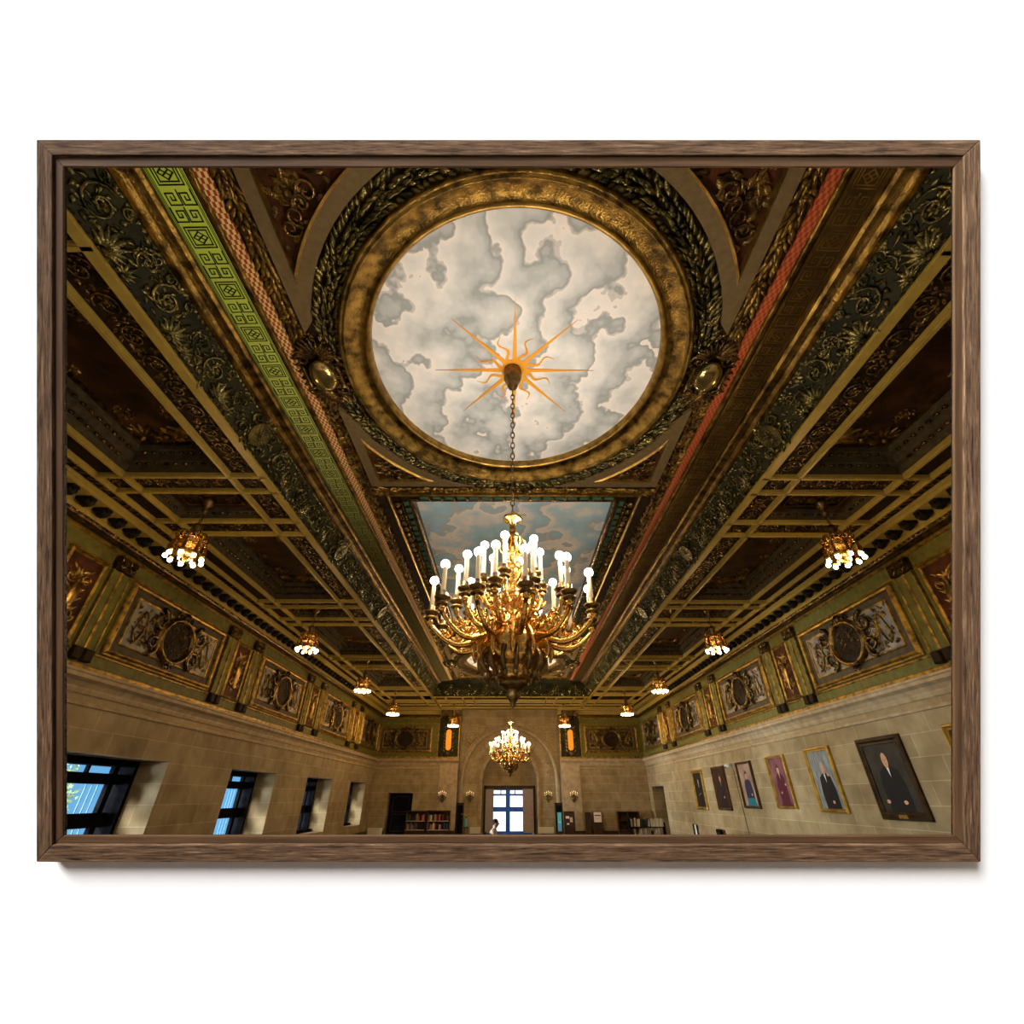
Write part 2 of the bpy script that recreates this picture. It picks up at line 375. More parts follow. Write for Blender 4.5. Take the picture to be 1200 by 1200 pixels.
# ================================================================== the hall: walls
Y0 = -1.2
WINS = [(9.01, 11.94), (14.75, 17.66), (20.45, 23.35), (26.1, 28.82)]
WZ0, WZ1 = .55, 2.46
mb = MB()
box(mb, -9.1, -W, Y0, YF+1.6, -.1, WZ0); box(mb, -9.1, -W, Y0, YF+1.6, WZ1, 7.6)
ys = [Y0] + [q for w in WINS for q in w] + [YF+1.6]
for a, b in zip(ys[::2], ys[1::2]): box(mb, -9.1, -W, a, b, WZ0, WZ1)
struct(mb.build('wall_left', M['stone']))
# right wall with a door opening near the far corner
DR0, DR1, DRZ = 27.5, 29.75, 2.29
mb = MB()
box(mb, W, 9.2, Y0, DR0, -.1, 7.6); box(mb, W, 9.2, DR1, YF+1.6, -.1, 7.6); box(mb, W, 9.2, DR0, DR1, DRZ, 7.6); box(mb, 9.1, 9.3, DR0-.2, DR1+.2, -.1, DRZ+.2)
struct(mb.build('wall_right', M['stone']))
mb = MB(); box(mb, -9.2, 9.2, Y0, 33, -.2, 0); struct(mb.build('floor', M['floor']))
# door in the right wall alcove
mb = MB(); box(mb, 8.75, 8.85, 28.75, 29.7, 0, 1.95); struct(mb.build('door_1', M['blackwood']))

# far wall: side bays, and the arch wall set back between them
mb = MB()
for s in (-1, 1):
    x0, x1 = (-8.2, -3.12) if s < 0 else (2.98, 8.2)
    if s < 0:
        box(mb, -8.2, -7.05, YF, YF+1, 0, 7.6); box(mb, -5.62, x1, YF, YF+1, 0, 7.6); box(mb, -7.05, -5.62, YF, YF+1, 2.0, 7.6)
        box(mb, -7.05, -5.62, YF+.5, YF+1, 0, 2.0)
    else: box(mb, x0, x1, YF, YF+1, 0, 7.6)
    xe = -3.12 if s < 0 else 2.98
    xi = -3.12-.45 if s < 0 else 2.98      # pilaster face
AX, AZ, YA = -.07, 2.62, 31.2
ro, ri = 2.90, 1.62
# arch wall: plane with an arched opening, 0.5 thick
def arch_strip(mb, r_in, zc, y0, y1, x0, x1, ztop, n=36, mi=0):
    """wall with arched opening radius r_in centred (AX, zc) down to the floor"""
    box(mb, x0, AX-r_in, y0, y1, 0, ztop, mi); box(mb, AX+r_in, x1, y0, y1, 0, ztop, mi)
    for i in range(n):
        a0 = PI*i/n; a1 = PI*(i+1)/n
        xa, xb = AX+r_in*math.cos(a0), AX+r_in*math.cos(a1); za, zb = zc+r_in*math.sin(a0), zc+r_in*math.sin(a1)
        V = [(xa, y0, za), (xb, y0, zb), (xb, y0, ztop), (xa, y0, ztop), (xa, y1, za), (xb, y1, zb), (xb, y1, ztop), (xa, y1, ztop)]
        mb.add(V, [[0, 1, 2, 3], [5, 4, 7, 6], [1, 0, 4, 5]], mi)
arch_strip(mb, ri, AZ, YA, YA+.7, -3.3, 3.2, 7.6)
# niche back wall with the french window opening
box(mb, -3.3, -1.62, YA+.7, YA+1, 0, 5); box(mb, 1.48, 3.2, YA+.7, YA+1, 0, 5); box(mb, -1.62, 1.48, YA+.7, YA+1, 2.36, 5)
struct(mb.build('wall_far', M['stone']))

# carved arch mouldings and spandrel ornament (carved stone trim)
f = bfn(FARB, (AX, YA, AZ))
mb = MB()
ringframe(mb, (0, 0), ro, ro, [(-.16, 0), (-.15, .14), (-.08, .22), (.02, .22), (.04, .06), (.14, .05), (.18, 0)], 48, a0=0, a1=PI)
ringframe(mb, (0, 0), ri, ri, [(0, -.3), (0, .08), (.05, .1), (.13, .07), (.2, .03), (.22, 0)], 48, a0=0, a1=PI)
for s in (-1, 1):
    extr = [(ri, -.3), (ri, .08), (ri+.05, .1), (ri+.13, .07), (ri+.2, .03), (ri+.22, 0)]
    V = [(s*p, y, q) for y in (-AZ, 0) for p, q in extr]; n = len(extr)
    mb.add(V, [[i, i+1, n+i+1, n+i] for i in range(n-1)])
    extr = [(ro-.16, 0), (ro-.15, .14), (ro-.08, .22), (ro+.02, .22), (ro+.04, .06), (ro+.14, .05), (ro+.18, 0)]
    V = [(s*p, y, q) for y in (-AZ, 0) for p, q in extr]; n = len(extr)
    mb.add(V, [[i, i+1, n+i+1, n+i] for i in range(n-1)])
    for k in range(9):
        a = PI/2 - s*(.12+k*.165); r = (ro+ri+.12)/2
        if k % 2: rosette(mb, r*math.cos(a), r*math.sin(a), .24, 8, .04)
        else: palmette(mb, r*math.cos(a), r*math.sin(a), .34, a-PI/2*s, 7, .05, 4.5)
    for q in ((2.35, 2.35, .34), (2.65, 1.75, .22), (1.7, 2.72, .22)):
        scroll(mb, s*q[0], q[1], q[2]*2, s, .04)
    for p in ([(1.2, 2.95), (2.85, 2.95)], [(2.85, 2.95), (2.85, 1.3)]):
        tube(mb, [(s*p[0][0], p[0][1], .01), (s*p[1][0], p[1][1], .01)], .03, 5)
mb.map(f); struct(mb.build('trim_1', M['stone2']))

# stone cornice running round at 3.65 m
CORN = [(0, 3.36), (.03, 3.38), (.05, 3.44), (.05, 3.47), (.10, 3.55), (.18, 3.60), (.18, 3.66), (.20, 3.68), (.20, 3.72), (0, 3.74)]
mb = MB()
extrude(mb, [(-W+a, z) for a, z in CORN], 'Y', Y0, YF)
extrude(mb, [(W-a, z) for a, z in CORN], 'Y', Y0, YF)
extrude(mb, [(YF-a, z) for a, z in CORN], 'X', -W, -3.06); extrude(mb, [(YF-a, z) for a, z in CORN], 'X', 2.92, W)
# smaller string course below it
ST = [(0, 3.18), (.035, 3.19), (.04, 3.23), (0, 3.26)]
extrude(mb, [(-W+a, z) for a, z in ST], 'Y', Y0, YF); extrude(mb, [(W-a, z) for a, z in ST], 'Y', Y0, YF)
extrude(mb, [(YF-a, z) for a, z in ST], 'X', -W, -3.12); extrude(mb, [(YF-a, z) for a, z in ST], 'X', 2.98, W)
# shallow stone pilasters beside the arch bay
box(mb, -4.18, -3.12, YF-.07, YF, 0, 3.4); box(mb, 2.98, 4.06, YF-.07, YF, 0, 3.4)
struct(mb.build('trim_2', M['stone2']))
mb = MB(); 
box(mb, -W, -W+.05, Y0, YF, 0, .22); struct(mb.build('baseboard_left', M['wood']))
mb = MB(); box(mb, W-.05, W, Y0, DR0, 0, .22); struct(mb.build('baseboard_right', M['wood']))
mb = MB(); box(mb, -5.6, -3.12, YF-.09, YF, 0, .22); box(mb, 2.98, W, YF-.09, YF, 0, .22); box(mb, -W, -7.05, YF-.06, YF, 0, .22)
struct(mb.build('baseboard_far', M['wood']))

# green frieze ground with gold fillets (z 3.74 .. 6.05)
def frieze_band(mb, L):
    """local x along, y = z world, z out"""
    box(mb, 0, L, 3.74, 6.08, 0, .02, 0)
    for y0, y1, h in ((3.74, 3.83, .07), (4.02, 4.07, .04), (5.60, 5.65, .04), (5.90, 5.97, .06)): bbox(mb, 0, L, y0, y1, 0, h, .015, 1)
    bbox(mb, 0, L, 5.99, 6.08, 0, .10, .02, 2)
mb = MB(); L = YF-Y0
t = MB(); frieze_band(t, L); mb.join(t, bfn(LEFTB, (-W, Y0, 0)))
t = MB(); frieze_band(t, L); mb.join(t, bfn(RIGHTB, (W, YF, 0)))
t = MB(); frieze_band(t, W-3.12); mb.join(t, bfn(FARB, (-W, YF, 0)))
t = MB(); frieze_band(t, W-2.98); mb.join(t, bfn(FARB, (2.98, YF, 0)))
struct(mb.build('trim_3', [M['green'], M['gold_paint'], M['bronze']]))

# entablature with bead row, carried by brackets
ENT = [(0, 6.06), (.08, 6.08), (.10, 6.12), (.10, 6.14)]
ENT2 = [(.10, 6.14), (.10, 6.34), (.42, 6.34), (.42, 6.41)]
def run(mb, prof, mi=0):
    extrude(mb, [(-W+a, z) for a, z in prof], 'Y', Y0, YF, mi); extrude(mb, [(W-a, z) for a, z in prof], 'Y', Y0, YF, mi)
    extrude(mb, [(YF-a, z) for a, z in prof], 'X', -W, -3.05, mi); extrude(mb, [(YF-a, z) for a, z in prof], 'X', 2.9, W, mi)
mb = MB(); run(mb, ENT, 0); run(mb, ENT2, 1)
for s in (-1, 1):
    for i in range(int((YF-2)/.13)): ell(mb, (s*(W-.11), 2+i*.13, 6.12), (.022, .03, .028), 6, 4, 2)
    for i in range(38):
        x = (-W+i*.13) if s < 0 else (2.98+i*.13); ell(mb, (x, YF-.11, 6.12), (.03, .022, .028), 6, 4, 2)
ent = struct(mb.build('trim_4', [M['bronze'], M['cream'], M['gold']]))
def bracket_mesh():
    mb = MB()          # scalloped scroll bracket, local: x along wall, y up, z out
    ell(mb, (0, 0, .17), (.105, .085, .11), 12, 7)
    for i in range(8): a = i*PI/4; ell(mb, (.085*math.cos(a), .02, .17+.09*math.sin(a)), (.038, .05, .038), 6, 4)
    ell(mb, (0, -.07, .17), (.03, .03, .03), 8, 5)
    box(mb, -.07, .07, .05, .1, 0, .28)
    return mb
bm0 = bracket_mesh().build('bracket', M['black']); bm0.parent = ent
first = True
def put_bracket(M4):
    global first
    o = bm0 if first else bm0.copy()
    if not first: COL.objects.link(o); o.parent = ent
    first = False
    o.matrix_world = M4
for i in range(46):
    y = 5.6 + i*.385
    if y > 26: break
nb = 0
y = 5.58
while y < 30.1 and nb < 46:
    for s, B in ((-1, LEFTB), (1, RIGHTB)): put_bracket(bmat(B, (s*(W-.10), y, 6.24)))
    nb += 1; y += .385*(1 if nb < 45 else 1)
# ================================================================== relief panels on the frieze
FR = [(0, .02), (0, .05), (.02, .09), (.06, .10), (.09, .06), (.12, .05), (.13, .02)]
def make_relief(name, label, w, h, basis, loc, ground, seed=0):
    r = thing(name, label, 'wall panel', loc, None, basis)
    mb = MB(); rectframe(mb, w-.13, h-.13, FR); mb.build('frame', M['gold_paint'], r)
    mb = MB(); box(mb, -w+.12, w-.12, -h+.12, h-.12, .01, .03)
    mb.build('panel_border', M['taupe2'], r)
    mb = MB(); box(mb, -w+.33, w-.33, -h+.30, h-.30, .025, .04); g = mb.build('panel_ground', ground, r)
    mb = MB(); rectframe(mb, w-.33, h-.30, [(0, .03), (0, .055), (.03, .06), (.04, .03)]); mb.build('inner_fillet', M['gold_paint'], r)
    # oval medallion with pierced grille
    rx, ry = .50, .44
    mb = MB(); prism(mb, oval(0, 0, rx, ry, 32), .04, .075); md = mb.build('medallion', M['darkground'], r)
    mb = MB(); rgm = random.Random(4)
    for q in range(30):
        rr = math.sqrt(rgm.random())*.9; aa = rgm.random()*6.28; px, py = rr*rx*math.cos(aa)*.92, rr*ry*math.sin(aa)*.92; rad_ = rgm.uniform(.045, .075)
        P = [(px+rad_*math.cos(t), py+rad_*math.sin(t), .085) for t in np.linspace(0, rgm.uniform(3, 6), 8)]; tube(mb, P, .006, 4)
    mb.build('pierced_grille', M['bronze'], md)
    mb = MB(); ringframe(mb, (0, 0), rx, ry, [(-.03, .09), (0, .14), (.04, .16), (.08, .12), (.10, .04)], 40); mb.build('medallion_rim', M['gold'], md)
    mb = MB()
    for s in (-1, 1):
        spiral(mb, s*.74, .27, .25, 1.3, PI/2, s, .06, .05); spiral(mb, s*.74, -.25, .23, 1.3, -PI/2, -s, .055, .05)
        tube(mb, [(s*.60, y, .09) for y in np.linspace(-.3, .3, 6)], [.03, .05, .06, .06, .05, .03], 6)
        for i in range(7): leaf(mb, s*.63, -.42+i*.13, PI/2-s*(.5+.1*i), .2, .09, .06, -.3*s, .03)
    for i in range(9): leaf(mb, 0, .42, PI/2+(i-4)*.33, .30-.02*abs(i-4), .10, .07, 0, .05)
    for i in range(7): leaf(mb, 0, -.40, -PI/2+(i-3)*.38, .24, .09, .06, 0, .05)
    ell(mb, (0, .56, .12), (.09, .12, .08)); spiral(mb, -.2, .52, .11, 1.2, 0, 1, .03, .06); spiral(mb, .2, .52, .11, 1.2, PI, -1, .03, .06)
    ell(mb, (0, -.5, .1), (.14, .08, .06))
    mb.build('cartouche', M['bronze'], r)
    mb = MB(); rg = random.Random(seed)
    for s in (-1, 1):
        for i in range(5):
            x = s*(.85+.14*i*(w-1.2)/.7); 
            for q in range(4):
                yy = rg.uniform(-.38, .38)
                rosette(mb, x+rg.uniform(-.06, .06), yy, rg.uniform(.07, .12), 6, .05, rg.random())
        P = [(s*(.8+.9*(w-1.2)*t), .34*math.sin(t*5+seed), .06) for t in np.linspace(0, 1, 9)]; tube(mb, P, .022, 5)
        P = [(s*(.8+.9*(w-1.2)*t), -.30*math.sin(t*6+seed), .06) for t in np.linspace(0, 1, 9)]; tube(mb, P, .018, 5)
        for i in range(40): leaf(mb, s*rg.uniform(.78, w-.42), rg.uniform(-.4, .4), rg.uniform(0, 6.28), .16, .07, .05, .3, .03)
    mb.build('foliage', M['gold'], r)
    return r
def make_narrow(name, label, w, h, basis, loc):
    r = thing(name, label, 'wall panel', loc, None, basis)
    mb = MB(); rectframe(mb, w-.09, h-.09, [(0, .02), (0, .05), (.03, .08), (.07, .06), (.09, .02)]); mb.build('frame', M['gold_paint'], r)
    mb = MB(); box(mb, -w+.08, w-.08, -h+.08, h-.08, .01, .03); mb.build('panel_ground', M['redground'], r)
    mb = MB()
    lathe(mb, [(.02, -.5), (.06, -.45), (.03, -.36), (.09, -.2), (.11, 0), (.08, .15), (.04, .2), (.07, .26), (.02, .3)], 10); 
    mb.map(lambda V: np.stack([V[:, 0], V[:, 2], V[:, 1]*.6+.07], 1))
    for s in (-1, 1):
        spiral(mb, s*.15, .28, .12, 1.3, 0, s, .025, .03); spiral(mb, s*.15, -.34, .12, 1.3, 0, -s, .025, .03)
        for i in range(6): leaf(mb, s*.06, -.45+i*.17, PI/2-s*.9, .2, .09, .06, -.3*s, .03)
    palmette(mb, 0, .32, .22, PI/2, 7, .06)
    palmette(mb, 0, -.42, .18, -PI/2, 7, .05)
    mb.build('candelabra_ornament', M['gold_bright'], r)
    return r
def make_pilaster(label, basis, loc):
    r = thing('pilaster', label, 'pilaster', loc, None, basis)       # local origin at the foot, y up
    mb = MB(); bbox(mb, -.235, .235, .34, 1.84, 0, .06, .01, 0); mb.build('shaft', M['green'], r)
    mb = MB()
    for x in (-.235, -.03, .205): bbox(mb, x, x+(.06 if x > -.1 and x < 0 else .03), .34, 1.84, .02, .085, .012)
    mb.build('gold_bead', M['gold_paint'], r)
    mb = MB(); box(mb, -.25, .25, 1.86, 2.12, 0, .11)
    for x in (-.12, .12): rosette(mb, x, 1.99, .11, 8, .05)
    mb.map(lambda V: V+np.where((V[:, 2:3] < .08) & (np.abs(V[:, 0:1]) < .245), [[0, 0, .11]], [[0, 0, 0]]) if False else V)
    for x in (-.12, .12): 
        t = MB(); rosette(t, x, 1.99, .115, 8, .05); mb.join(t, lambda V: V+np.array([0, 0, .11]))
    mb.build('capital', M['bronze'], r)
    mb = MB()
    for x in (-.13, .13): bbox(mb, x-.09, x+.09, .12, .33, 0, .12, .02)
    mb.build('pedestal_block', M['darkground'], r)
    return r
zc, hh = 4.84, .76
PAN = [(2.85, 6.45), (8.70, 12.35), (14.5, 18.15), (20.35, 24.0), (26.15, 29.75)]
sideL = ['large gilded relief panel cut by the left edge of the left wall frieze', 'large relief panel over the nearest left window', 'large relief panel over the second left window', 'large relief panel over the third left window', 'large relief panel at the far corner of the left wall']
sideR = ['', 'large relief panel above the two nearest portraits on the right wall', 'large relief panel above the purple and teal portraits on the right', 'large relief panel above the farthest gold-framed portrait', 'large relief panel on the right wall beside the far corner']
relL = make_relief('relief_panel', sideL[1]+', grey ground with dark oval medallion', 1.80, hh, LEFTB, (-W+.02, 10.52, zc), M['grey'], 1)
for i, (a, b) in enumerate(PAN):
    if i in (2, 3, 4): dup(relL, bmat(LEFTB, (-W+.02, (a+b)/2, zc)), label=sideL[i]+', oval medallion in scrolls')
    if i in (1, 2, 3, 4): dup(relL, bmat(RIGHTB, (W-.02, (a+b)/2, zc)), label=sideR[i]+', oval medallion in scrolls')
NAR = [7.55, 13.38, 19.2, 25.05]
nl = make_narrow('narrow_relief_panel', 'narrow gilded relief panel at the left picture edge of the left frieze', .44, hh, LEFTB, (-W+.02, NAR[0], zc))
nn = ['', 'narrow gilded relief panel between first and second big panels, left wall', 'narrow gilded relief panel between second and third big panels, left wall', 'narrow gilded relief panel nearest the far corner, left wall']
nr = ['narrow gilded relief panel at the right picture edge of the right frieze', 'narrow gilded relief panel left of the nearest big panel, right wall', 'narrow gilded relief panel between second and third big panels, right wall', 'narrow gilded relief panel nearest the far corner, right wall']
for i in (1, 2, 3): dup(nl, bmat(LEFTB, (-W+.02, NAR[i], zc)), label=nn[i])
for i in range(4): dup(nl, bmat(RIGHTB, (W-.02, NAR[i], zc)), label=nr[i])
pil = None
plc = ['before the nearest big panel', 'just beyond the first big panel', 'just before the second big panel', 'just beyond the second big panel', 'just before the third big panel', 'just beyond the third big panel', 'just before the farthest big panel']
PY = [8.33, 12.68, 14.12, 18.50, 19.98, 24.33, 25.80]
for s, B, nm in ((-1, LEFTB, 'left'), (1, RIGHTB, 'right')):
    for y, q in zip(PY, plc):
        lb = 'green and gold pilaster on the %s wall, %s' % (nm, q)
        if pil is None: pil = make_pilaster(lb, B, (s*(W-.02), y, 3.74))
        else: dup(pil, bmat(B, (s*(W-.02), y, 3.74)), label=lb)
# far wall panels
rf = make_relief('relief_panel', 'gilded relief panel with dark oval on the far wall, left of the arch', 1.62, .72, FARB, (-6.42, YF-.02, zc-.08), M['greenground'], 5)
dup(rf, bmat(FARB, (6.1, YF-.02, zc-.08)), label='gilded relief panel with dark oval on the far wall, right of the arch')
def gold_plaque(label, x):
    r = thing('gold_plaque', label, 'wall panel', (x, YF-.02, 4.72), None, FARB)
    mb = MB(); box(mb, -.62, .62, -.95, 1.25, 0, .04); mb.build('panel_ground', M['greenground'], r)
    mb = MB(); P = oval(0, 0, .17, .17, 16); P = [(x, y+(.4 if y > 0 else -.4)) for x, y in P]; prism(mb, P, .04, .09); mb.build('plaque', mat('plaque_gold', (.85, .40, .03), .45, .3), r)
    mb = MB()
    for s in (-1, 1):
        for i in range(6): scroll(mb, s*.36, -.8+i*.34, .3, s, .05)
        for i in range(8): leaf(mb, s*.2, -.65+i*.18, PI/2-s*.6, .2, .1, .05, 0, .04)
    palmette(mb, 0, .62, .35, PI/2, 9, .07); palmette(mb, 0, -.58, .3, -PI/2, 9, .07)
    mb.build('scrollwork', M['gold'], r)
    mb = MB(); rectframe(mb, .60, 1.1, [(0, .03), (.0, .07), (.05, .07), (.05, .03)], (0, .15)); mb.build('frame', M['gold_paint'], r)
    # carved console bracket over it
    mb = MB(); box(mb, -.5, .7 if x < 0 else .5, 1.28, 1.62, 0, .45)
    for i in range(4): scroll(mb, -.35+.25*i, 1.45, .26, 1, .06)
    for i in range(5): leaf(mb, -.4+.2*i, 1.3, -PI/2, .2, .16, .12, 0, .2)
    mb.build('console', M['bronze'], r)
    return r
gold_plaque('tall gold plaque panel on the left pier of the far arch', -3.78)
gold_plaque('tall gold plaque panel on the right pier of the far arch', 3.62)

# ================================================================== ceiling: high centre
EX, EY = 2.10, 2.22
CY1, CY2 = 4.53, 21.62
RX0, RX1, RY0, RY1 = -2.14, 2.14, 7.98, 17.05
YE = 25.2                                     # far end of the high ceiling
mb = MB(); box(mb, -9.1, 9.1, Y0, 33, 7.5, 7.7); struct(mb.build('ceiling', M['ceilback']))
# ground plane of the centre panel with openings left for the paintings: strips
mb = MB()
def ring_to_rect(mb, cx, cy, rx, ry, hx, y0, y1, z, n=64):
    V = []; F = []
    for i in range(n):
        a = 2*PI*i/n; c, s = math.cos(a), math.sin(a)
        k = min(hx/abs(c) if abs(c) > 1e-6 else 1e9, ((y1-cy) if s > 0 else (cy-y0))/abs(s) if abs(s) > 1e-6 else 1e9)
        V += [(cx+rx*c, cy+ry*s, z), (cx+k*c, cy+k*s, z)]
    F = [[2*i, 2*((i+1) % n), 2*((i+1) % n)+1, 2*i+1] for i in range(n)]
    mb.add(V, F)
ring_to_rect(mb, 0, CY1, EX+.02, EY+.02, 3.2, 1.2, 7.55, H1); ring_to_rect(mb, 0, CY2, EX+.02, EY+.02, 3.2, 18.3, YE, H1)
box(mb, -3.2, 3.2, -.2, 1.2, H1, H1+.02); box(mb, -3.2, 3.2, 7.55, RY0, H1, H1+.02); box(mb, -3.2, 3.2, RY1, 18.3, H1, H1+.02)
box(mb, -3.2, RX0, RY0, RY1, H1, H1+.02); box(mb, RX1, 3.2, RY0, RY1, H1, H1+.02)
struct(mb.build('trim_5', M['darkground']))

def round_painting(label, cy, m, grp=None):
    r = thing('ceiling_painting', label, 'ceiling painting', (0, cy, H1), None, CEILB)
    mb = MB(); prism(mb, oval(0, 0, EX+.05, EY+.05, 96), -.12, -.10); mb.build('painted_canvas', m, r)
    mb = MB(); ringframe(mb, (0, 0), EX, EY, [(.0, -.11), (0, 0), (.02, .03), (.05, .05), (.07, .02)], 96); mb.build('inner_rim', M['gold_bright'], r)
    mb = MB(); ringframe(mb, (0, 0), EX+.07, EY+.07, [(0, .02), (.02, .0), (.12, .03), (.22, .09), (.25, .11)], 96); mb.build('gilded_ring', M['gold'], r)
    mb = MB(); ringframe(mb, (0, 0), EX+.32, EY+.32, [(0, .09), (.0, .13), (.02, .14), (.035, .10), (.05, .12), (.07, .13), (.09, .09), (.1, .04)], 96); mb.build('outer_moulding', M['gold'], r)
    mb = garland(arc(0, 0, EX+.56, EY+.56, PI/2, PI/2+PI), .30, .075, .10, 4, .2, 3)
    mb.join(garland(arc(0, 0, EX+.56, EY+.56, PI/2, -PI/2), .30, .075, .10, 4, .2, 4))
    mb.build('leaf_wreath', M['greenbronze'], r)
    return r
rp = round_painting('nearest round ceiling painting of pale clouds in a gilded ring', CY1, M['cloud'])
dup(rp, bmat(CEILB, (0, CY2, H1)), label='far round ceiling painting of pale clouds, mostly hidden behind the near chandelier')
# sun star painted on the near canvas, gold leaf on the ceiling round the chandelier rose
def sun_star():
    r = thing('sun_star', 'golden sun star with straight and wavy rays around the near chandelier rose', 'ceiling ornament', (-.02, 4.57, H1+.10), None, CEILB)
    g = mat('sun_gold', (.80, .36, .02), .5, .1)
    mb = MB()
    for i in range(8):
        a = i*PI/4; L = 1.2 if i % 2 == 0 else 1.22; c, s = math.cos(a), math.sin(a); w = .040
        prism(mb, [(-s*w, c*w), (s*w, -c*w), (c*L, s*L)], 0, .012)
    mb.build('straight_rays', g, r)
    mb = MB()
    for i in range(16):
        if i % 2 == 0: continue
        for off in ((0,) ):
            a = i*PI/8; n = 14; t = np.linspace(0, 1, n); rr = .12+.50*t; wv = .055*np.sin(t*2*PI*1.6)*t**.3; wd = .030*(1-t)+.006
            c, s = math.cos(a), math.sin(a)
            A = [(r_*c-(w_+d_)*s, r_*s+(w_+d_)*c) for r_, w_, d_ in zip(rr, wv, wd)]; B = [(r_*c-(w_-d_)*s, r_*s+(w_-d_)*c) for r_, w_, d_ in zip(rr, wv, wd)]
            V = [(x, y, .01) for x, y in A]+[(x, y, .01) for x, y in B]
            mb.add(V, [[k, k+1, n+k+1, n+k] for k in range(n-1)])
    mb.build('wavy_rays', g, r)
    mb = MB(); prism(mb, oval(0, 0, .20, .20, 24), 0, .014); mb.build('sun_disc', g, r)
    return r
sun_star()
# rectangular painting
r = thing('ceiling_painting', 'rectangular ceiling painting of blue sky and clouds behind the near chandelier', 'ceiling painting', (0, (RY0+RY1)/2, H1), None, CEILB)
hw, hl = RX1, (RY1-RY0)/2
mb = MB(); box(mb, -hw-.04, hw+.04, -hl-.04, hl+.04, -.12, -.10); mb.build('painted_canvas', M['cloud2'], r)
mb = MB(); rectframe(mb, hw, hl, [(0, -.11), (0, .03), (.04, .05), (.10, .05), (.11, .02)]); mb.build('inner_rim', M['bronze'], r)
mb = MB(); rectframe(mb, hw+.11, hl+.11, [(0, .02), (.12, .04), (.13, .07)]); mb.build('dentil_ground', M['greenground'], r)
mb = MB(); mt = MB()
for s in (-1, 1):
    n = int(2*(hl+.15)/.26)
    for i in range(n):
        y = -hl-.1+(i+.5)*.26; x = s*(hw+.175)
        box(mt, x-.05, x+.05, y-.09, y+.09, .03, .055, 0); box(mb, x-.05, x+.05, y-.125, y-.095, .03, .09)
        ell(mb, (s*(hw+.36), y, .08), (.07, .1, .05), 6, 4)
    for i in range(int(4.3/.26)):
        x = -hw+(i+.5)*.26; y = s*(hl+.175)
        box(mt, x-.09, x+.09, y-.05, y+.05, .03, .055, 0); box(mb, x-.125, x-.095, y-.05, y+.05, .03, .09)
mb.build('dentils', M['gold'], r); mt.build('teal_inlays', M['teal'], r)
mb = MB(); rectframe(mb, hw+.46, hl+.30, [(0, .03), (0, .10), (.03, .12), (.06, .10), (.06, .03)]); mb.build('outer_moulding', M['gold_bright'], r)
mb = MB()
for s in (-1, 1):
    n = int(2*hl/.11)
    for i in range(n): ell(mb, (s*(hw+.27), -hl+i*.11, .07), (.035, .045, .04), 6, 4)
mb.build('bead_row', M['bronze'], r)

# leaf borders of the high ceiling
def ceil_map(z=H1): return lambda V: np.stack([V[:, 0], V[:, 1], z-V[:, 2]], 1)
mb = MB()
for s in (-1, 1):
    x = s*3.03
    mb.join(garland(line(x, .0, x, 4.0), .16, .08, .07, 3, .17, 11)); mb.join(garland(line(x, YE, x, 5.0), .16, .08, .07, 3, .17, 12))
for y in (7.62, 17.75, 24.75):
    mb.join(garland(line(0, y, 2.9, y), .20, .08, .08, 3, .17, 13)); mb.join(garland(line(0, y, -2.9, y), .20, .08, .08, 3, .17, 14))
mb.map(ceil_map()); struct(mb.build('trim_6', M['gold']))

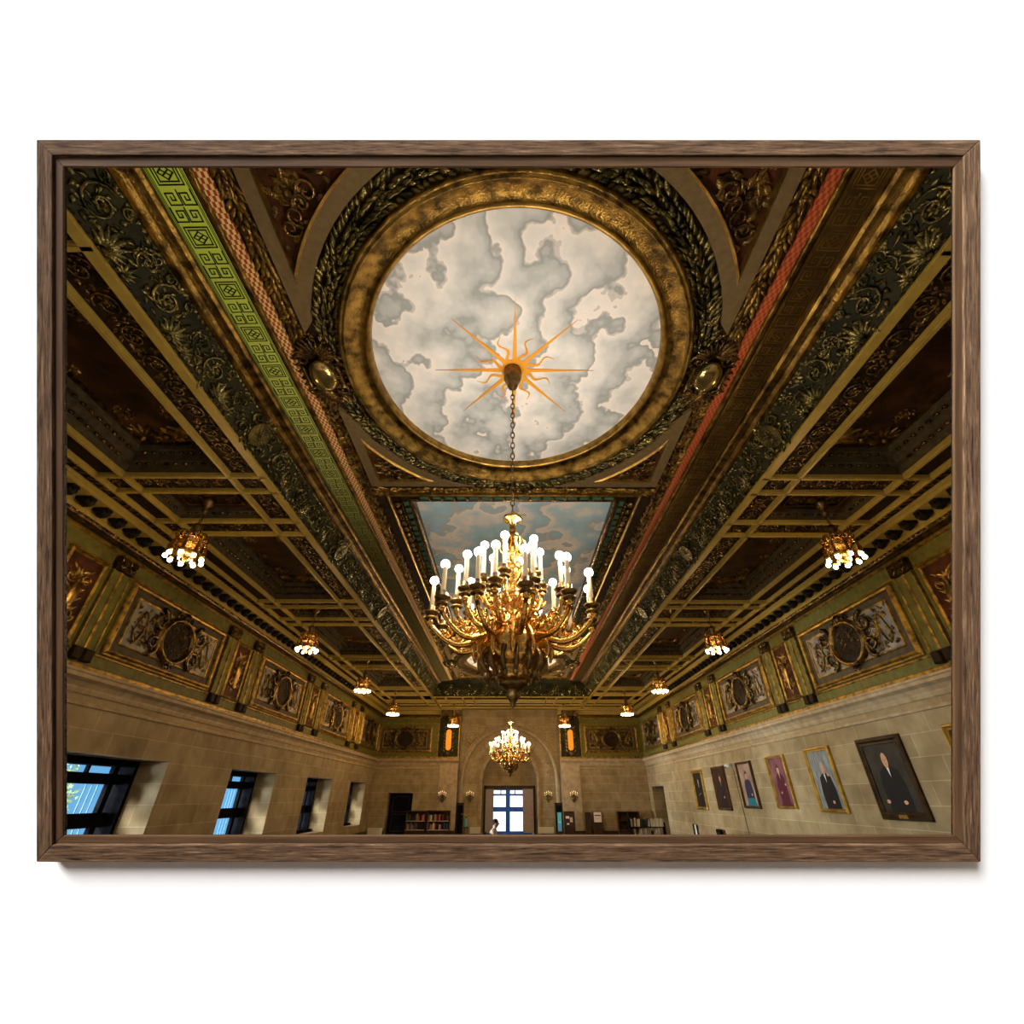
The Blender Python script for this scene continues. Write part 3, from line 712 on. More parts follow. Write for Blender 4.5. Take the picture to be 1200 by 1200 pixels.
# spandrels
def spandrel(label, cy, sx, sy):
    """triangular panel between ring and corner; sx, sy pick the corner"""
    r = thing('ceiling_spandrel', label, 'ceiling panel', (0, cy, H1), None, ((1, 0, 0), (0, 1, 0), (0, 0, 1)))
    x1, y1 = 2.88, 2.84; R0x, R0y = EX+.76, EY+.74
    def shape(d):
        X, Y = x1-d, y1-d; rx, ry = R0x+d, R0y+d
        ya = ry*math.sqrt(max(0, 1-(X/rx)**2)) if X < rx else 0
        ya = max(ya, .70+d*3.2); xa = rx*math.sqrt(max(0, 1-(Y/ry)**2)) if Y < ry else 0; xa = max(xa, .80+d*3.2)
        a0 = math.atan2(ya/ry, min(1, X/rx)); a1 = math.atan2(Y/ry, xa/rx)
        pts = [(rx*math.cos(a), ry*math.sin(a)) for a in np.linspace(a0, a1, 18)]
        pts[0] = (X, ya) ; pts = [(min(px, X), min(py, Y)) for px, py in pts]; pts[-1] = (xa, Y)
        return pts + [(X, Y)]
    A, B, Cc, Dd = shape(0), shape(.17), shape(.20), shape(.24)
    n = len(A)
    def band(A, B, za, zb):
        mb = MB(); V = [(sx*p[0], sy*p[1], -za) for p in A] + [(sx*p[0], sy*p[1], -zb) for p in B]
        mb.add(V, [[i, (i+1) % n, n+(i+1) % n, n+i] for i in range(n)]); return mb
    m1 = band(A, B, .07, .07); m1.join(band(A, A, .0, .07)); m1.build('band', M['taupe'], r)
    m2 = band(B, Cc, .07, .10); m2.join(band(Cc, shape(.22), .10, .03)); m2.build('gold_fillet', M['gold_bright'], r)
    mb = MB(); prism(mb, [(sx*p[0], sy*p[1]) for p in shape(.21)], -.02, -.015); mb.build('panel_ground', M['redground'], r)
    mb = MB(); cx, cyy = sx*2.42, sy*2.38
    rg = random.Random(5)
    for k in range(26):
        t = rg.random(); px = 2.62-.95*t*rg.random()*(1); py = 2.58-.95*(1-t)*rg.random()
        if (px/R0x)**2+(py/R0y)**2 < 1.14: continue
        leaf(mb, sx*px, sy*py, rg.uniform(0, 6.28), .22, .1, .07, .4, .01)
    rosette(mb, cx, cyy, .2, 8, .08); 
    for k in range(4): spiral(mb, cx+sx*(-.1*k+.1), cyy+sy*(-.35+.12*k), .12, 1.3, k, 1, .03, .02)
    mb.map(lambda V: V*np.array([1, 1, -1.])); mb.build('carved_foliage', M['bronze'], r)
    return r
for cy, wh in ((CY1, 'nearest'), (CY2, 'far')):
    for sx, nx in ((-1, 'left'), (1, 'right')):
        for sy, ny in ((-1, 'near'), (1, 'far')):
            spandrel('triangular carved spandrel at the %s %s corner of the %s round ceiling painting' % (ny, nx, wh), cy, sx, sy)
# cartouches left and right of the rings
def cartouche(label, x, y):
    r = thing('ceiling_cartouche', label, 'ceiling ornament', (x, y, H1), None, CEILB)
    mb = MB(); ell(mb, (0, 0, .10), (.20, .28, .12), 24, 12); mb.build('shield', mat('worn_gilt_shield', (.62, .46, .16), .18, .9, (.10, .10, .04), 3.5), r)
    mb = MB()
    for s in (-1, 1):
        spiral(mb, s*.22, .28, .11, 1.3, 0, s, .035, .05); spiral(mb, s*.22, -.28, .11, 1.3, 0, -s, .035, .05)
        tube(mb, [(s*.25, t, .1) for t in np.linspace(-.2, .2, 5)], .035, 6)
        for i in range(6): leaf(mb, s*.24, -.3+.12*i, PI/2-s*PI/2*(1), .13, .07, .06, 0, .05)
    for i in range(11): leaf(mb, 0, .33, PI/2+(i-5)*.3, .30, .11, .1, 0, .05); leaf(mb, 0, -.33, -PI/2+(i-5)*.3, .30, .11, .1, 0, .05)
    for i in range(14): rosette(mb, random.uniform(-.22, .22), random.choice((-1, 1))*random.uniform(.4, .66), .09, 6, .07)
    mb.build('scrollwork', M['bronze'], r); return r
c1 = cartouche('gilded shield cartouche left of the nearest round ceiling painting', -2.86, CY1)
dup(c1, bmat(CEILB, (2.86, CY1, H1)), label='gilded shield cartouche right of the nearest round ceiling painting')
dup(c1, bmat(CEILB, (-2.86, CY2, H1)), label='gilded shield cartouche left of the far round ceiling painting')
dup(c1, bmat(CEILB, (2.86, CY2, H1)), label='gilded shield cartouche right of the far round ceiling painting')

# ---- longitudinal bands: checker, moulding, key strip, torus, frieze
def side_profiles(s, nm):
    mb = MB(); extrude(mb, [(s*3.17, H1-.05), (s*3.29, H1-.05)], 'Y', -.2, YE); box(mb, *(sorted((s*3.17, s*3.175))), -.2, YE, H1-.05, H1)
    mb.build_name = nm
    return mb
for s, m in ((-1, 'checkL'), (1, 'checkR')):
    mb = MB(); V = [(s*3.165, -.2, H1-.05), (s*3.285, -.2, H1-.05), (s*3.285, YE, H1-.05), (s*3.165, YE, H1-.05)]
    mb.add(V, [[0, 1, 2, 3]]); box(mb, *sorted((s*3.16, s*3.165)), -.2, YE, H1-.05, H1+.02); struct(mb.build('trim_7' if s < 0 else 'trim_18', M[m]))
mb = MB()
for s in (-1, 1):
    extrude(mb, [(s*x, z) for x, z in [(3.285, H1-.04), (3.285, H1-.08), (3.30, H1-.10), (3.33, H1-.10), (3.345, H1-.07), (3.37, H1-.07), (3.37, H1-.04)]], 'Y', -.2, YE)
    extrude(mb, [(s*x, z) for x, z in [(3.755, H1-.10), (3.755, H1-.14), (3.79, H1-.17), (3.84, H1-.18), (3.89, H1-.20), (3.92, H1-.24), (3.93, H1-.26), (3.955, H1-.26), (3.955, H1-.30)]], 'Y', -.2, YE+.1)
struct(mb.build('trim_8', M['gold']))
# key strips: ground + raised meander lines
KEYU = .62
def key_lines(w=.36):
    """one unit of the strip, u 0..KEYU (along), v 0..w; returns list of polylines"""
    P = []
    q = .215
    m = .035
    def sq(u0, u1, v0, v1): return [(u0, v0), (u1, v0), (u1, v1), (u0, v1), (u0, v0)]
    P.append(sq(m, q+m, m+.02, w-m-.02)); P.append(sq(m+.03, q+m-.03, m+.05, w-m-.05))
    cu, cv, d = m+q/2, w/2, .062
    P.append([(cu-d, cv), (cu, cv-d*1.2), (cu+d, cv), (cu, cv+d*1.2), (cu-d, cv)]); P.append([(cu-.02, cv-.03), (cu+.02, cv+.03)]); P.append([(cu-.02, cv+.03), (cu+.02, cv-.03)])
    u0 = q+2*m+.01
    for k in range(2):
        for s in (0, 1):
            ua = u0+k*.165; H = .14
            pts = [(0, 0), (H, 0), (H, .125), (.03, .125), (.03, .045), (.095, .045), (.095, .085), (.062, .085)]
            fl = (k+s) % 2
            pp = []
            for a, b in pts:
                b = .155-b if fl else b
                pp.append((ua+a, m-.005+b if s == 0 else w-m+.005-b))
            P.append(pp)
    return P
def key_strip(s):
    z = H1-.085; x0 = 3.375
    g = MB(); V = [(s*3.37, -.2, z), (s*3.755, -.2, z-.02), (s*3.755, YE, z-.02), (s*3.37, YE, z)]; g.add(V, [[0, 1, 2, 3]])
    ln = MB(); hw_ = .0072
    n = int((YE-1.2)/KEYU)
    one = MB()
    for P in key_lines():
        P = [np.array(p) for p in P]
        for a, b in zip(P, P[1:]):
            d = (b-a)/(np.linalg.norm(b-a)+1e-9); nn_ = np.array([-d[1], d[0]])*hw_; a2 = a-d*hw_; b2 = b+d*hw_
            one.add([(*(a2-nn_), 0), (*(b2-nn_), 0), (*(b2+nn_), 0), (*(a2+nn_), 0)], [[0, 1, 2, 3]])
    for k in range(n):
        one_y = 1.2+k*KEYU
        ln.join(one, lambda V: np.stack([s*(x0+V[:, 1]), one_y+V[:, 0], z-.005-.02*V[:, 1]/.38], 1))
    for v in (.006, .022, .338, .354, .370):
        xx = x0+v; ln.add([(s*(xx-.004), -.2, z-.006-.02*v/.38), (s*(xx+.004), -.2, z-.006-.02*v/.38), (s*(xx+.004), YE, z-.006-.02*v/.38), (s*(xx-.004), YE, z-.006-.02*v/.38)], [[0, 1, 2, 3]])
    return g, ln
def green_light_strip():  # green light on the near end painted into the gilt, fading along Y
    m, nt, b = nodes('gilt_with_painted_green_light'); N = nt.nodes; Lk = nt.links
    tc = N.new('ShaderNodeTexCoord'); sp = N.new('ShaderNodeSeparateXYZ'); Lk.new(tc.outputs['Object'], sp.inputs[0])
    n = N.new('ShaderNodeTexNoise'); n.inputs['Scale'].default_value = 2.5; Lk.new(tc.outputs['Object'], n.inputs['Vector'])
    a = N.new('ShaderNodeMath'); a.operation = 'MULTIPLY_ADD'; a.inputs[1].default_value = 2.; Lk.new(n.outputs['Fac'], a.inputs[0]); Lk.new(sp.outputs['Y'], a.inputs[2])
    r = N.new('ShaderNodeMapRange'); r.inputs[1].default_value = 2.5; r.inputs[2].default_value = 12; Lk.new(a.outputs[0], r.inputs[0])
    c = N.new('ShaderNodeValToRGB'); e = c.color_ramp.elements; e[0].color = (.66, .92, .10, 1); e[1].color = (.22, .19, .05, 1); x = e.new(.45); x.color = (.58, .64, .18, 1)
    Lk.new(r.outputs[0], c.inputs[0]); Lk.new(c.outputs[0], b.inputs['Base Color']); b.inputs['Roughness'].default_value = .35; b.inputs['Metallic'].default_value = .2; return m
green_lit_gilt = green_light_strip(); _unused = mat('lime_green_gilt', (.62, .85, .10), .35, .15, (.50, .66, .10), 1.3)
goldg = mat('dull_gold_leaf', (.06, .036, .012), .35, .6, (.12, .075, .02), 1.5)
for s, gm, lm in ((-1, green_lit_gilt, flat((.012, .015, .004), .5)), (1, goldg, M['gold_bright'])):
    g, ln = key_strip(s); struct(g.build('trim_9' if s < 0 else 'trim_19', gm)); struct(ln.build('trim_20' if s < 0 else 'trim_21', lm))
# cove ground + big carved frieze
def cove_basis(s):
    a = np.array([s*3.955, 0, H1-.26]); b = np.array([s*4.27, 0, HC+.03])
    V = (b-a); Lw = np.linalg.norm(V); V = V/Lw; N_ = np.array([-s*abs(V[2]), 0, -abs(V[0])]); return a, b, V, N_, Lw
fr = MB(); gr = MB()
for s in (-1, 1):
    a, b, V, N_, Lw = cove_basis(s)
    gr.add([(a[0], -.3, a[2]), (b[0], -.3, b[2]), (b[0], YE+1.1, b[2]), (a[0], YE+1.1, a[2])], [[0, 1, 2, 3]])
    mid = (a+b)/2; L = YE+.9+.2; n = int(L/.98); st = L/n
    for i in range(n):
        u0 = -.2+(i+.5)*st; t = MB()
        if i % 4 == 1:
            prism(t, oval(0, 0, .20, .24, 16), 0, .06); palmette(t, 0, -.02, .18, PI/2, 7, .10, 3.)
            for q in (-1, 1): spiral(t, q*.25, .16, .12, 1.4, 0, q, .03); spiral(t, q*.27, -.15, .13, 1.4, 0, -q, .03)
            for q in range(12): leaf(t, .26*math.cos(q*.52), .26*math.sin(q*.52), q*.52+.6, .16, .08, .06, .4)
        else:
            scroll(t, -.25, .0, .52, 1, .055); palmette(t, .10, -.28, .36, PI/2, 9, .07, 2.2); scroll(t, .36, .08, .34, -1, .045)
            palmette(t, .36, -.28, .22, PI/2, 7, .05)
        for q in range(26): leaf(t, random.uniform(-.48, .48), random.uniform(-.24, .24), random.uniform(0, 6.28), random.uniform(.10, .17), .06, random.uniform(.02, .05), random.uniform(-.6, .6))
        for q in range(3): u_ = -.4+.36*q; spiral(t, u_+random.uniform(-.05, .05), random.choice((-.2, .2)), .08, 1.3, q, 1, .018)
        for q in range(12): leaf(t, -.49+q*.082, .30, -PI/2, .08, .07, .035, 0)
        for q in range(9): ell(t, (-.49+q*.11, -.31, .02), (.035, .02, .03), 6, 4)
        # local u -> Y ; v up -> -V (toward high side)
        fr.join(t, lambda P: np.array([0, u0, 0]) + mid + P[:, 0:1]*np.array([0, 1, 0]) - P[:, 1:2]*V*.84 + P[:, 2:3]*N_)
# far end frieze between y=YE and 26.17
a = np.array([0, YE-.02, H1-.2]); b = np.array([0, 26.13, HC+.03]); V = (b-a)/np.linalg.norm(b-a); N_ = np.array([0, -abs(V[2]), -abs(V[1])])
gr.add([(-4.3, a[1], a[2]), (4.3, a[1], a[2]), (4.3, b[1], b[2]), (-4.3, b[1], b[2])], [[0, 1, 2, 3]])
gr.add([(-4.3, YE-.15, H1+.02), (4.3, YE-.15, H1+.02), (4.3, YE+.02, H1-.2), (-4.3, YE+.02, H1-.2)], [[0, 1, 2, 3]])
for i in range(9):
    t = MB(); scroll(t, -.2, 0, .6, 1, .06); palmette(t, .25, -.3, .5, PI/2, 9, .07)
    x0 = -3.9+i*.95
    fr.join(t, lambda P: np.array([x0, 0, 0]) + (a+b)/2 + P[:, 0:1]*np.array([1, 0, 0]) - P[:, 1:2]*V*1.4 + P[:, 2:3]*N_)
struct(fr.build('trim_10', M['greenbronze'])); struct(gr.build('trim_11', M['greenground']))

# ================================================================== aisle ceilings with cream beams and coffers
PER = 5.86
LXS = [4.27, 4.93, 6.76, 7.26, 7.60]            # longitudinal beams
TR = [6.22, 6.68, 7.73, 8.25]
ZB = HC                                         # underside of the beams
mb = MB()
def beam(mb, x0, x1, y0, y1, z=ZB, h=.09):
    """cream beam with stepped underside"""
    box(mb, x0, x1, y0, y1, z+.02, z+h)
    if (x1-x0) > (y1-y0): box(mb, x0, x1, y0+.018, y1-.018, z, z+.02)
    else: box(mb, x0+.018, x1-.018, y0, y1, z, z+.02)
ty = [t+PER*k for k in range(-2, 4) for t in TR]; ty = [y for y in ty if -.5 < y < 26]
for s in (-1, 1):
    for x0, x1 in ((4.27, 4.44), (4.91, 5.00), (6.74, 6.83), (7.22, 7.30), (7.58, 7.80)):
        a, b = sorted((s*x0, s*x1)); beam(mb, a, b, Y0, 28.85 if x0 < 7.3 and x0 > 4.5 else YF)
    for y in ty:
        a, b = sorted((s*4.3, s*7.25)); beam(mb, a, b, y-.04, y+.04)
for y0, y1 in ((26.13, 26.32), (27.35, 27.43), (27.95, 28.03), (28.80, 28.90)):
    beam(mb, -4.3 if y0 < 26.2 else -7.25, 4.3 if y0 < 26.2 else 7.25, y0, y1)
beam(mb, -7.6, 7.6, 29.75, YF)
for x in (-4.30, -3.68, -2.72, -2.12, 1.98, 2.55, 3.55, 4.15):
    beam(mb, x-.035, x+.035, 26.2, 28.8)
struct(mb.build('trim_12', M['cream']))
# backing strips and coffers
mb = MB(); og = MB(); cf = MB(); mo = MB(); ob = MB()
ZG = HC+.10
def flatrinc(dst, x0, x1, y0, y1, axis, h=.035, z=ZG):
    """running scrolls filling a rectangle of the ceiling"""
    if axis == 'Y':
        t = rinceau(y1-y0, (x1-x0)*.92, h); dst.join(t, lambda V: np.stack([(x0+x1)/2+V[:, 1], y0+V[:, 0], z-V[:, 2]], 1))
    else:
        t = rinceau(x1-x0, (y1-y0)*.92, h); dst.join(t, lambda V: np.stack([x0+V[:, 0], (y0+y1)/2+V[:, 1], z-V[:, 2]], 1))
def coffer(x0, x1, y0, y1, depth, steps=2):
    """stepped recess going up"""
    z = ZG; a = (x0, x1, y0, y1)
    st = depth/steps
    for k in range(steps):
        x0, x1, y0, y1 = a
        mo.add([(x0, y0, z), (x1, y0, z), (x1, y1, z), (x0, y1, z), (x0, y0, z+st), (x1, y0, z+st), (x1, y1, z+st), (x0, y1, z+st)], [[0, 1, 5, 4], [1, 2, 6, 5], [2, 3, 7, 6], [3, 0, 4, 7]])
        z += st; d = .13 if k < steps-1 else 0
        if d:
            b = (x0+d, x1-d, y0+d, y1-d)
            mo.add([(x0, y0, z), (x1, y0, z), (x1, y1, z), (x0, y1, z), (b[0], b[2], z), (b[1], b[2], z), (b[1], b[3], z), (b[0], b[3], z)], [[0, 1, 5, 4], [1, 2, 6, 5], [2, 3, 7, 6], [3, 0, 4, 7]])
            # egg row on the ledge
            nx = int((b[1]-b[0])/.16); ny = int((b[3]-b[2])/.16)
            for i in range(nx):
                for yy in (y0+d*.5, y1-d*.5): ell(ob, (b[0]+(i+.5)*.16, yy, z-.01), (.05, .035, .035), 6, 4)
            for i in range(ny):
                for xx in (x0+d*.5, x1-d*.5): ell(ob, (xx, b[2]+(i+.5)*.16, z-.01), (.035, .05, .035), 6, 4)
            a = b
    x0, x1, y0, y1 = a
    cf.add([(x0, y0, z), (x1, y0, z), (x1, y1, z), (x0, y1, z)], [[0, 1, 2, 3]])
    return a, z
for s in (-1, 1):
    def X(a, b): return sorted((s*a, s*b))
    box(mb, *X(4.44, 4.91), Y0, YF, ZG, ZG+.04); box(mb, *X(6.83, 7.22), Y0, YF, ZG, ZG+.04); box(mb, *X(7.3, 7.58), Y0, YF, ZG, ZG+.04); box(mb, *X(7.8, 8.0), Y0, YF, HC, HC+.04)
    t = MB()
    yb = sorted(ty)
    # rinceau between first two beams, in bays
    for y0, y1 in zip(yb, yb[1:]):
        if y1 < 1.8: continue
        L = y1-y0-.08
        if L > 2: flatrinc(ob, *X(4.45, 4.90), y0+.04, y1-.04, 'Y')
        else: flatrinc(ob, *X(4.45, 4.90), y0+.04, y1-.04, 'Y')
        if L < .5:
            flatrinc(ob, *X(5.02, 6.72), y0+.04, y1-.04, 'X'); box(mb, *X(5.0, 6.74), y0, y1, ZG, ZG+.04)
            if y0 > 4: flatrinc(ob, *X(6.84, 7.21), y0+.04, y1-.04, 'Y')
        elif L < 1.5:
            a_, z_ = coffer(*X(5.0, 6.74), y0+.04, y1-.04, .16)
            rectframe_x = X(5.3, 6.44)
            for q in range(9): rosette(ob, 0, 0, .001) if False else None
            t2 = MB(); rectframe(t2, (a_[1]-a_[0])/2-.22, (a_[3]-a_[2])/2-.2, [(0, .0), (0, .04), (.04, .04), (.04, 0)]); og.join(t2, lambda V: np.stack([(a_[0]+a_[1])/2+V[:, 0], (a_[2]+a_[3])/2+V[:, 1], z_-V[:, 2]], 1))
            t2 = MB(); scroll(t2, -.35, 0, .3, 1, .03); scroll(t2, .35, 0, .3, -1, .03); rosette(t2, 0, 0, .14, 8, .04)
            og.join(t2, lambda V: np.stack([(a_[0]+a_[1])/2+V[:, 0], (a_[2]+a_[3])/2+V[:, 1], z_-V[:, 2]], 1))
            a2, z2 = coffer(*X(6.83, 7.22), y0+.06, y1-.06, .10, 1)
            t2 = rinceau(y1-y0-.3, .24, .02); ob.join(t2, lambda V: np.stack([s*7.025+V[:, 1], y0+.15+V[:, 0], z2-V[:, 2]], 1))
        else:
            a_, z_ = coffer(*X(5.0, 6.74), y0+.04, y1-.04, .42, 3)
            cxx, cyy = (a_[0]+a_[1])/2, (a_[2]+a_[3])/2; hx, hy = (a_[1]-a_[0])/2, (a_[3]-a_[2])/2
            t2 = MB()
            for q in (-1, 1):
                for v in (-1, 1):
                    palmette(t2, q*(hx-.18), v*(hy-.18), .4, math.atan2(-v, -q), 9, .08, 2.6); scroll(t2, q*(hx-.25), v*(hy-.75), .3, q, .05)
                    leaf(t2, q*(hx-.55), v*(hy-.1), PI if q > 0 else 0, .35, .14, .07, 0)
                rosette(t2, 0, q*(hy-.22), .2, 8, .07); scroll(t2, .3, q*(hy-.2), .24, 1, .04); scroll(t2, -.3, q*(hy-.2), .24, -1, .04)
                rosette(t2, q*(hx-.12), 0, .12, 8, .05)
            rectframe(t2, hx-.05, hy-.05, [(0, 0), (0, .05), (.04, .05), (.05, 0)])
            og.join(t2, lambda V: np.stack([cxx+V[:, 0], cyy+V[:, 1], z_-V[:, 2]], 1))
            coffer(*X(6.83, 7.22), y0+.06, y1-.06, .10, 1)
    # W ornament between the two outer beams
    n = int((YF-4)/.30)
    for i in range(n):
        y = 4.0+i*.30; q = .13
        P = [(s*7.33, y-.13, ZG-.02), (s*7.53, y-.06, ZG-.02), (s*7.36, y, ZG-.02), (s*7.53, y+.06, ZG-.02), (s*7.33, y+.13, ZG-.02)]
        tube(og, P, .017, 5)
        t2 = MB(); rosette(t2, 0, 0, .06, 6, .03); og.join(t2, lambda V: np.stack([s*7.37+V[:, 0], y+.15+V[:, 1], ZG-V[:, 2]], 1))
box(mb, -7.3, 7.3, 26.2, YF, ZG, ZG+.04)
for x0 in np.arange(-7.2, 7.0, .95):
    flatrinc(ob, x0+.06, x0+.9, 27.45, 27.93, 'X'); flatrinc(ob, x0+.06, x0+.9, 29.0, 29.7, 'X')
struct(mb.build('trim_13', M['darkground'])); struct(og.build('trim_14', M['gold'])); struct(ob.build('trim_15', M['bronze']))
struct(mo.build('trim_16', M['taupe2'])); struct(cf.build('trim_17', M['coffer']))

# ================================================================== chandeliers
def make_chandelier(label, loc):
    r = thing('chandelier', label, 'chandelier', loc)
    Z = lambda z: (z if z >= 3.22 else 3.22-(3.22-z)*.76)-H1
    mb = MB(); lathe(mb, [(.015, Z(7.24)), (.13, Z(7.23)), (.14, Z(7.16)), (.12, Z(7.10)), (.135, Z(7.06)), (.11, Z(6.98)), (.07, Z(6.93)), (.08, Z(6.90)), (.065, Z(6.85)), (.03, Z(6.82)), (.0, Z(6.81))], 24)
    mb.build('ceiling_rose', M['darkbrass'], r)
    mb = MB(); z = 6.80; i = 0
    while z > 4.70:
        a = np.linspace(0, 2*PI, 13); w = .024; hgt = .058
        P = [(w*math.cos(t)*(1 if i % 2 else 0), w*math.cos(t)*(0 if i % 2 else 1), Z(z)-hgt+hgt*math.sin(t)) for t in a]
        tube(mb, P, .0085, 5, caps=False); z -= .092; i += 1
    mb.build('chain', M['darkbrass'], r)
    # stem
    mb = MB(); lathe(mb, [(0, Z(4.70)), (.02, Z(4.68)), (.03, Z(4.62)), (.10, Z(4.60)), (.115, Z(4.575)), (.10, Z(4.55)), (.04, Z(4.53)), (.035, Z(4.40)), (.07, Z(4.36)), (.05, Z(4.32)), (.06, Z(4.24)),
                          (.09, Z(4.16)), (.06, Z(4.08)), (.045, Z(4.0)), (.10, Z(3.93)), (.12, Z(3.86)), (.07, Z(3.80)), (.06, Z(3.7)), (.13, Z(3.62)), (.16, Z(3.54)), (.09, Z(3.46)), (.08, Z(3.36)), (.16, Z(3.28)), (.2, Z(3.2))], 20, flute=.06)
    for k in range(6):
        a = k*PI/3; c, s = math.cos(a), math.sin(a)
        for zz, rr in ((4.2, .12), (3.85, .17), (3.5, .22)):
            P = [(c*(.04+rr*math.sin(t)*.9), s*(.04+rr*math.sin(t)*.9), Z(zz)+.12*math.cos(t)) for t in np.linspace(0, PI, 7)]; tube(mb, P, .014, 5)
    mb.build('stem', M['brass'], r)
    mb = MB(); lathe(mb, [(.2, Z(3.22)), (.27, Z(3.18)), (.31, Z(3.08)), (.33, Z(3.0)), (.29, Z(2.92)), (.31, Z(2.88)), (.27, Z(2.80)), (.20, Z(2.72)), (.15, Z(2.68)), (.17, Z(2.65)), (.14, Z(2.58)), (.09, Z(2.54))], 24, flute=.07)
    for k in range(12):
        a = k*PI/6; c, s = math.cos(a), math.sin(a)
        P = [(c*(.30+.09*math.sin(t*2.2)), s*(.30+.09*math.sin(t*2.2)), Z(3.16-.38*t)) for t in np.linspace(0, 1, 6)]; tube(mb, P, [.03, .04, .035, .03, .025, .015], 6)
    mb.build('urn', M['brass'], r)
    mb = MB()
    for k in range(16):
        a = k*PI/8+.1; c, s = math.cos(a), math.sin(a)
        P = [(c*(.24+.1*math.sin(t*3.1)), s*(.24+.1*math.sin(t*3.1)), Z(2.95-.36*t)) for t in np.linspace(0, 1, 8)]; tube(mb, P, [.02, .035, .03, .02, .022, .03, .02, .01], 6)
        ell(mb, (c*.26, s*.26, Z(2.60)), (.03, .03, .04), 8, 6)
    mb.build('acanthus_cage', M['darkbrass'], r)
    mb = MB(); lathe(mb, [(.12, Z(2.56)), (.15, Z(2.53)), (.14, Z(2.49)), (.08, Z(2.45)), (.05, Z(2.41)), (.075, Z(2.37)), (.04, Z(2.32)), (.02, Z(2.28)), (.03, Z(2.26)), (0, Z(2.22))], 20, flute=.08)
    mb.build('finial', M['darkbrass'], r)
    # arms: three tiers
    def arm_mesh(R, zc_, zin, sag, brass_r=.022):
        t = np.linspace(0, 1, 15)
        x = .18+(R-.18)*(t**.9); z = zin + (zc_-.12-zin)*t**3 - sag*np.sin(PI*t**1.05)
        P = [(a, 0, Z(b)) for a, b in zip(x, z)]
        m_ = MB(); tube(m_, P, list(np.linspace(brass_r*1.7, brass_r, 15)), 7)
        # scroll tendrils and leaves on the arm
        for tt, sg in ((.25, 1), (.5, 1), (.78, 1)):
            k = int(tt*14); px, pz = x[k], Z(z[k])
            q = np.linspace(0, 1, 12); a_ = sg*(PI/2)+q*7*sg; rr = .075*(1-.8*q)*min(1, R)
            tube(m_, [(px+r_*math.cos(b), 0, pz+sg*.07+r_*math.sin(b)) for r_, b in zip(rr, a_)], list(np.linspace(.018, .009, 12)), 5)
            for lf in range(3):
                lm = MB(); leaf(lm, 0, 0, sg*(.6+.5*lf), .13, .06, .03, .3); m_.join(lm, lambda V: np.stack([px+V[:, 0], V[:, 2]-.015, pz+V[:, 1]], 1))
        zc2 = Z(zc_)
        lathe(m_, [(0, zc2-.13), (.025, zc2-.12), (.035, zc2-.09), (.02, zc2-.06), (.04, zc2-.045), (.03, zc2-.02)], 10, (R, 0, 0))
        return m_
    pan = lambda R, zc_: lathe(lathe(MB(), [(.0, Z(zc_)-.035), (.04, Z(zc_)-.03), (.075, Z(zc_)-.005), (.082, Z(zc_)+.012), (.07, Z(zc_)+.016), (.035, Z(zc_)+.004), (.033, Z(zc_)+.075), (.022, Z(zc_)+.078)], 16, (R, 0, 0)),
                                [(.055, Z(zc_)-.07), (.068, Z(zc_)-.06), (.055, Z(zc_)-.045), (.03, Z(zc_)-.04)], 14, (R, 0, 0))
    tiers = [(.85, 3.36, 3.20, .22, 12, .31, .13), (.60, 3.52, 3.30, .14, 10, .34, .02), (.33, 3.74, 3.48, .05, 6, .38, .26)]
    for R, zc_, zin, sag, n, hc, ph in tiers:
        A = arm_mesh(R, zc_, zin, sag); ao = A.build('arm', M['brass'], r)
        po = pan(R, zc_).build('drip_pan', M['darkbrass'], ao)
        m_ = MB(); lathe(m_, [(.0, Z(zc_)+.06), (.024, Z(zc_)+.06), (.022, Z(zc_)+hc), (.028, Z(zc_)+hc+.01), (0, Z(zc_)+hc+.012)], 12, (R, 0, 0)); co = m_.build('candle_sleeve', M['candle'], ao)
        m_ = MB(); ell(m_, (R, 0, Z(zc_)+hc+.05), (.047, .047, .047), 14, 9); bo = m_.build('bulb', M['bulb'], ao)
        for k in range(1, n):
            a2 = ao.copy(); COL.objects.link(a2); a2.parent = r; a2.rotation_euler = (0, 0, ph+2*PI*k/n)
            for ch in (po, co, bo):
                c2 = ch.copy(); COL.objects.link(c2); c2.parent = a2
        ao.rotation_euler = (0, 0, ph)
    return r
ch = make_chandelier('huge brass many-candle chandelier hanging in front of the sky paintings', (-.05, 4.57, H1))
dup(ch, loc=(-.06, 21.65, H1), label='far brass candle chandelier, small in the picture, in front of the arch')

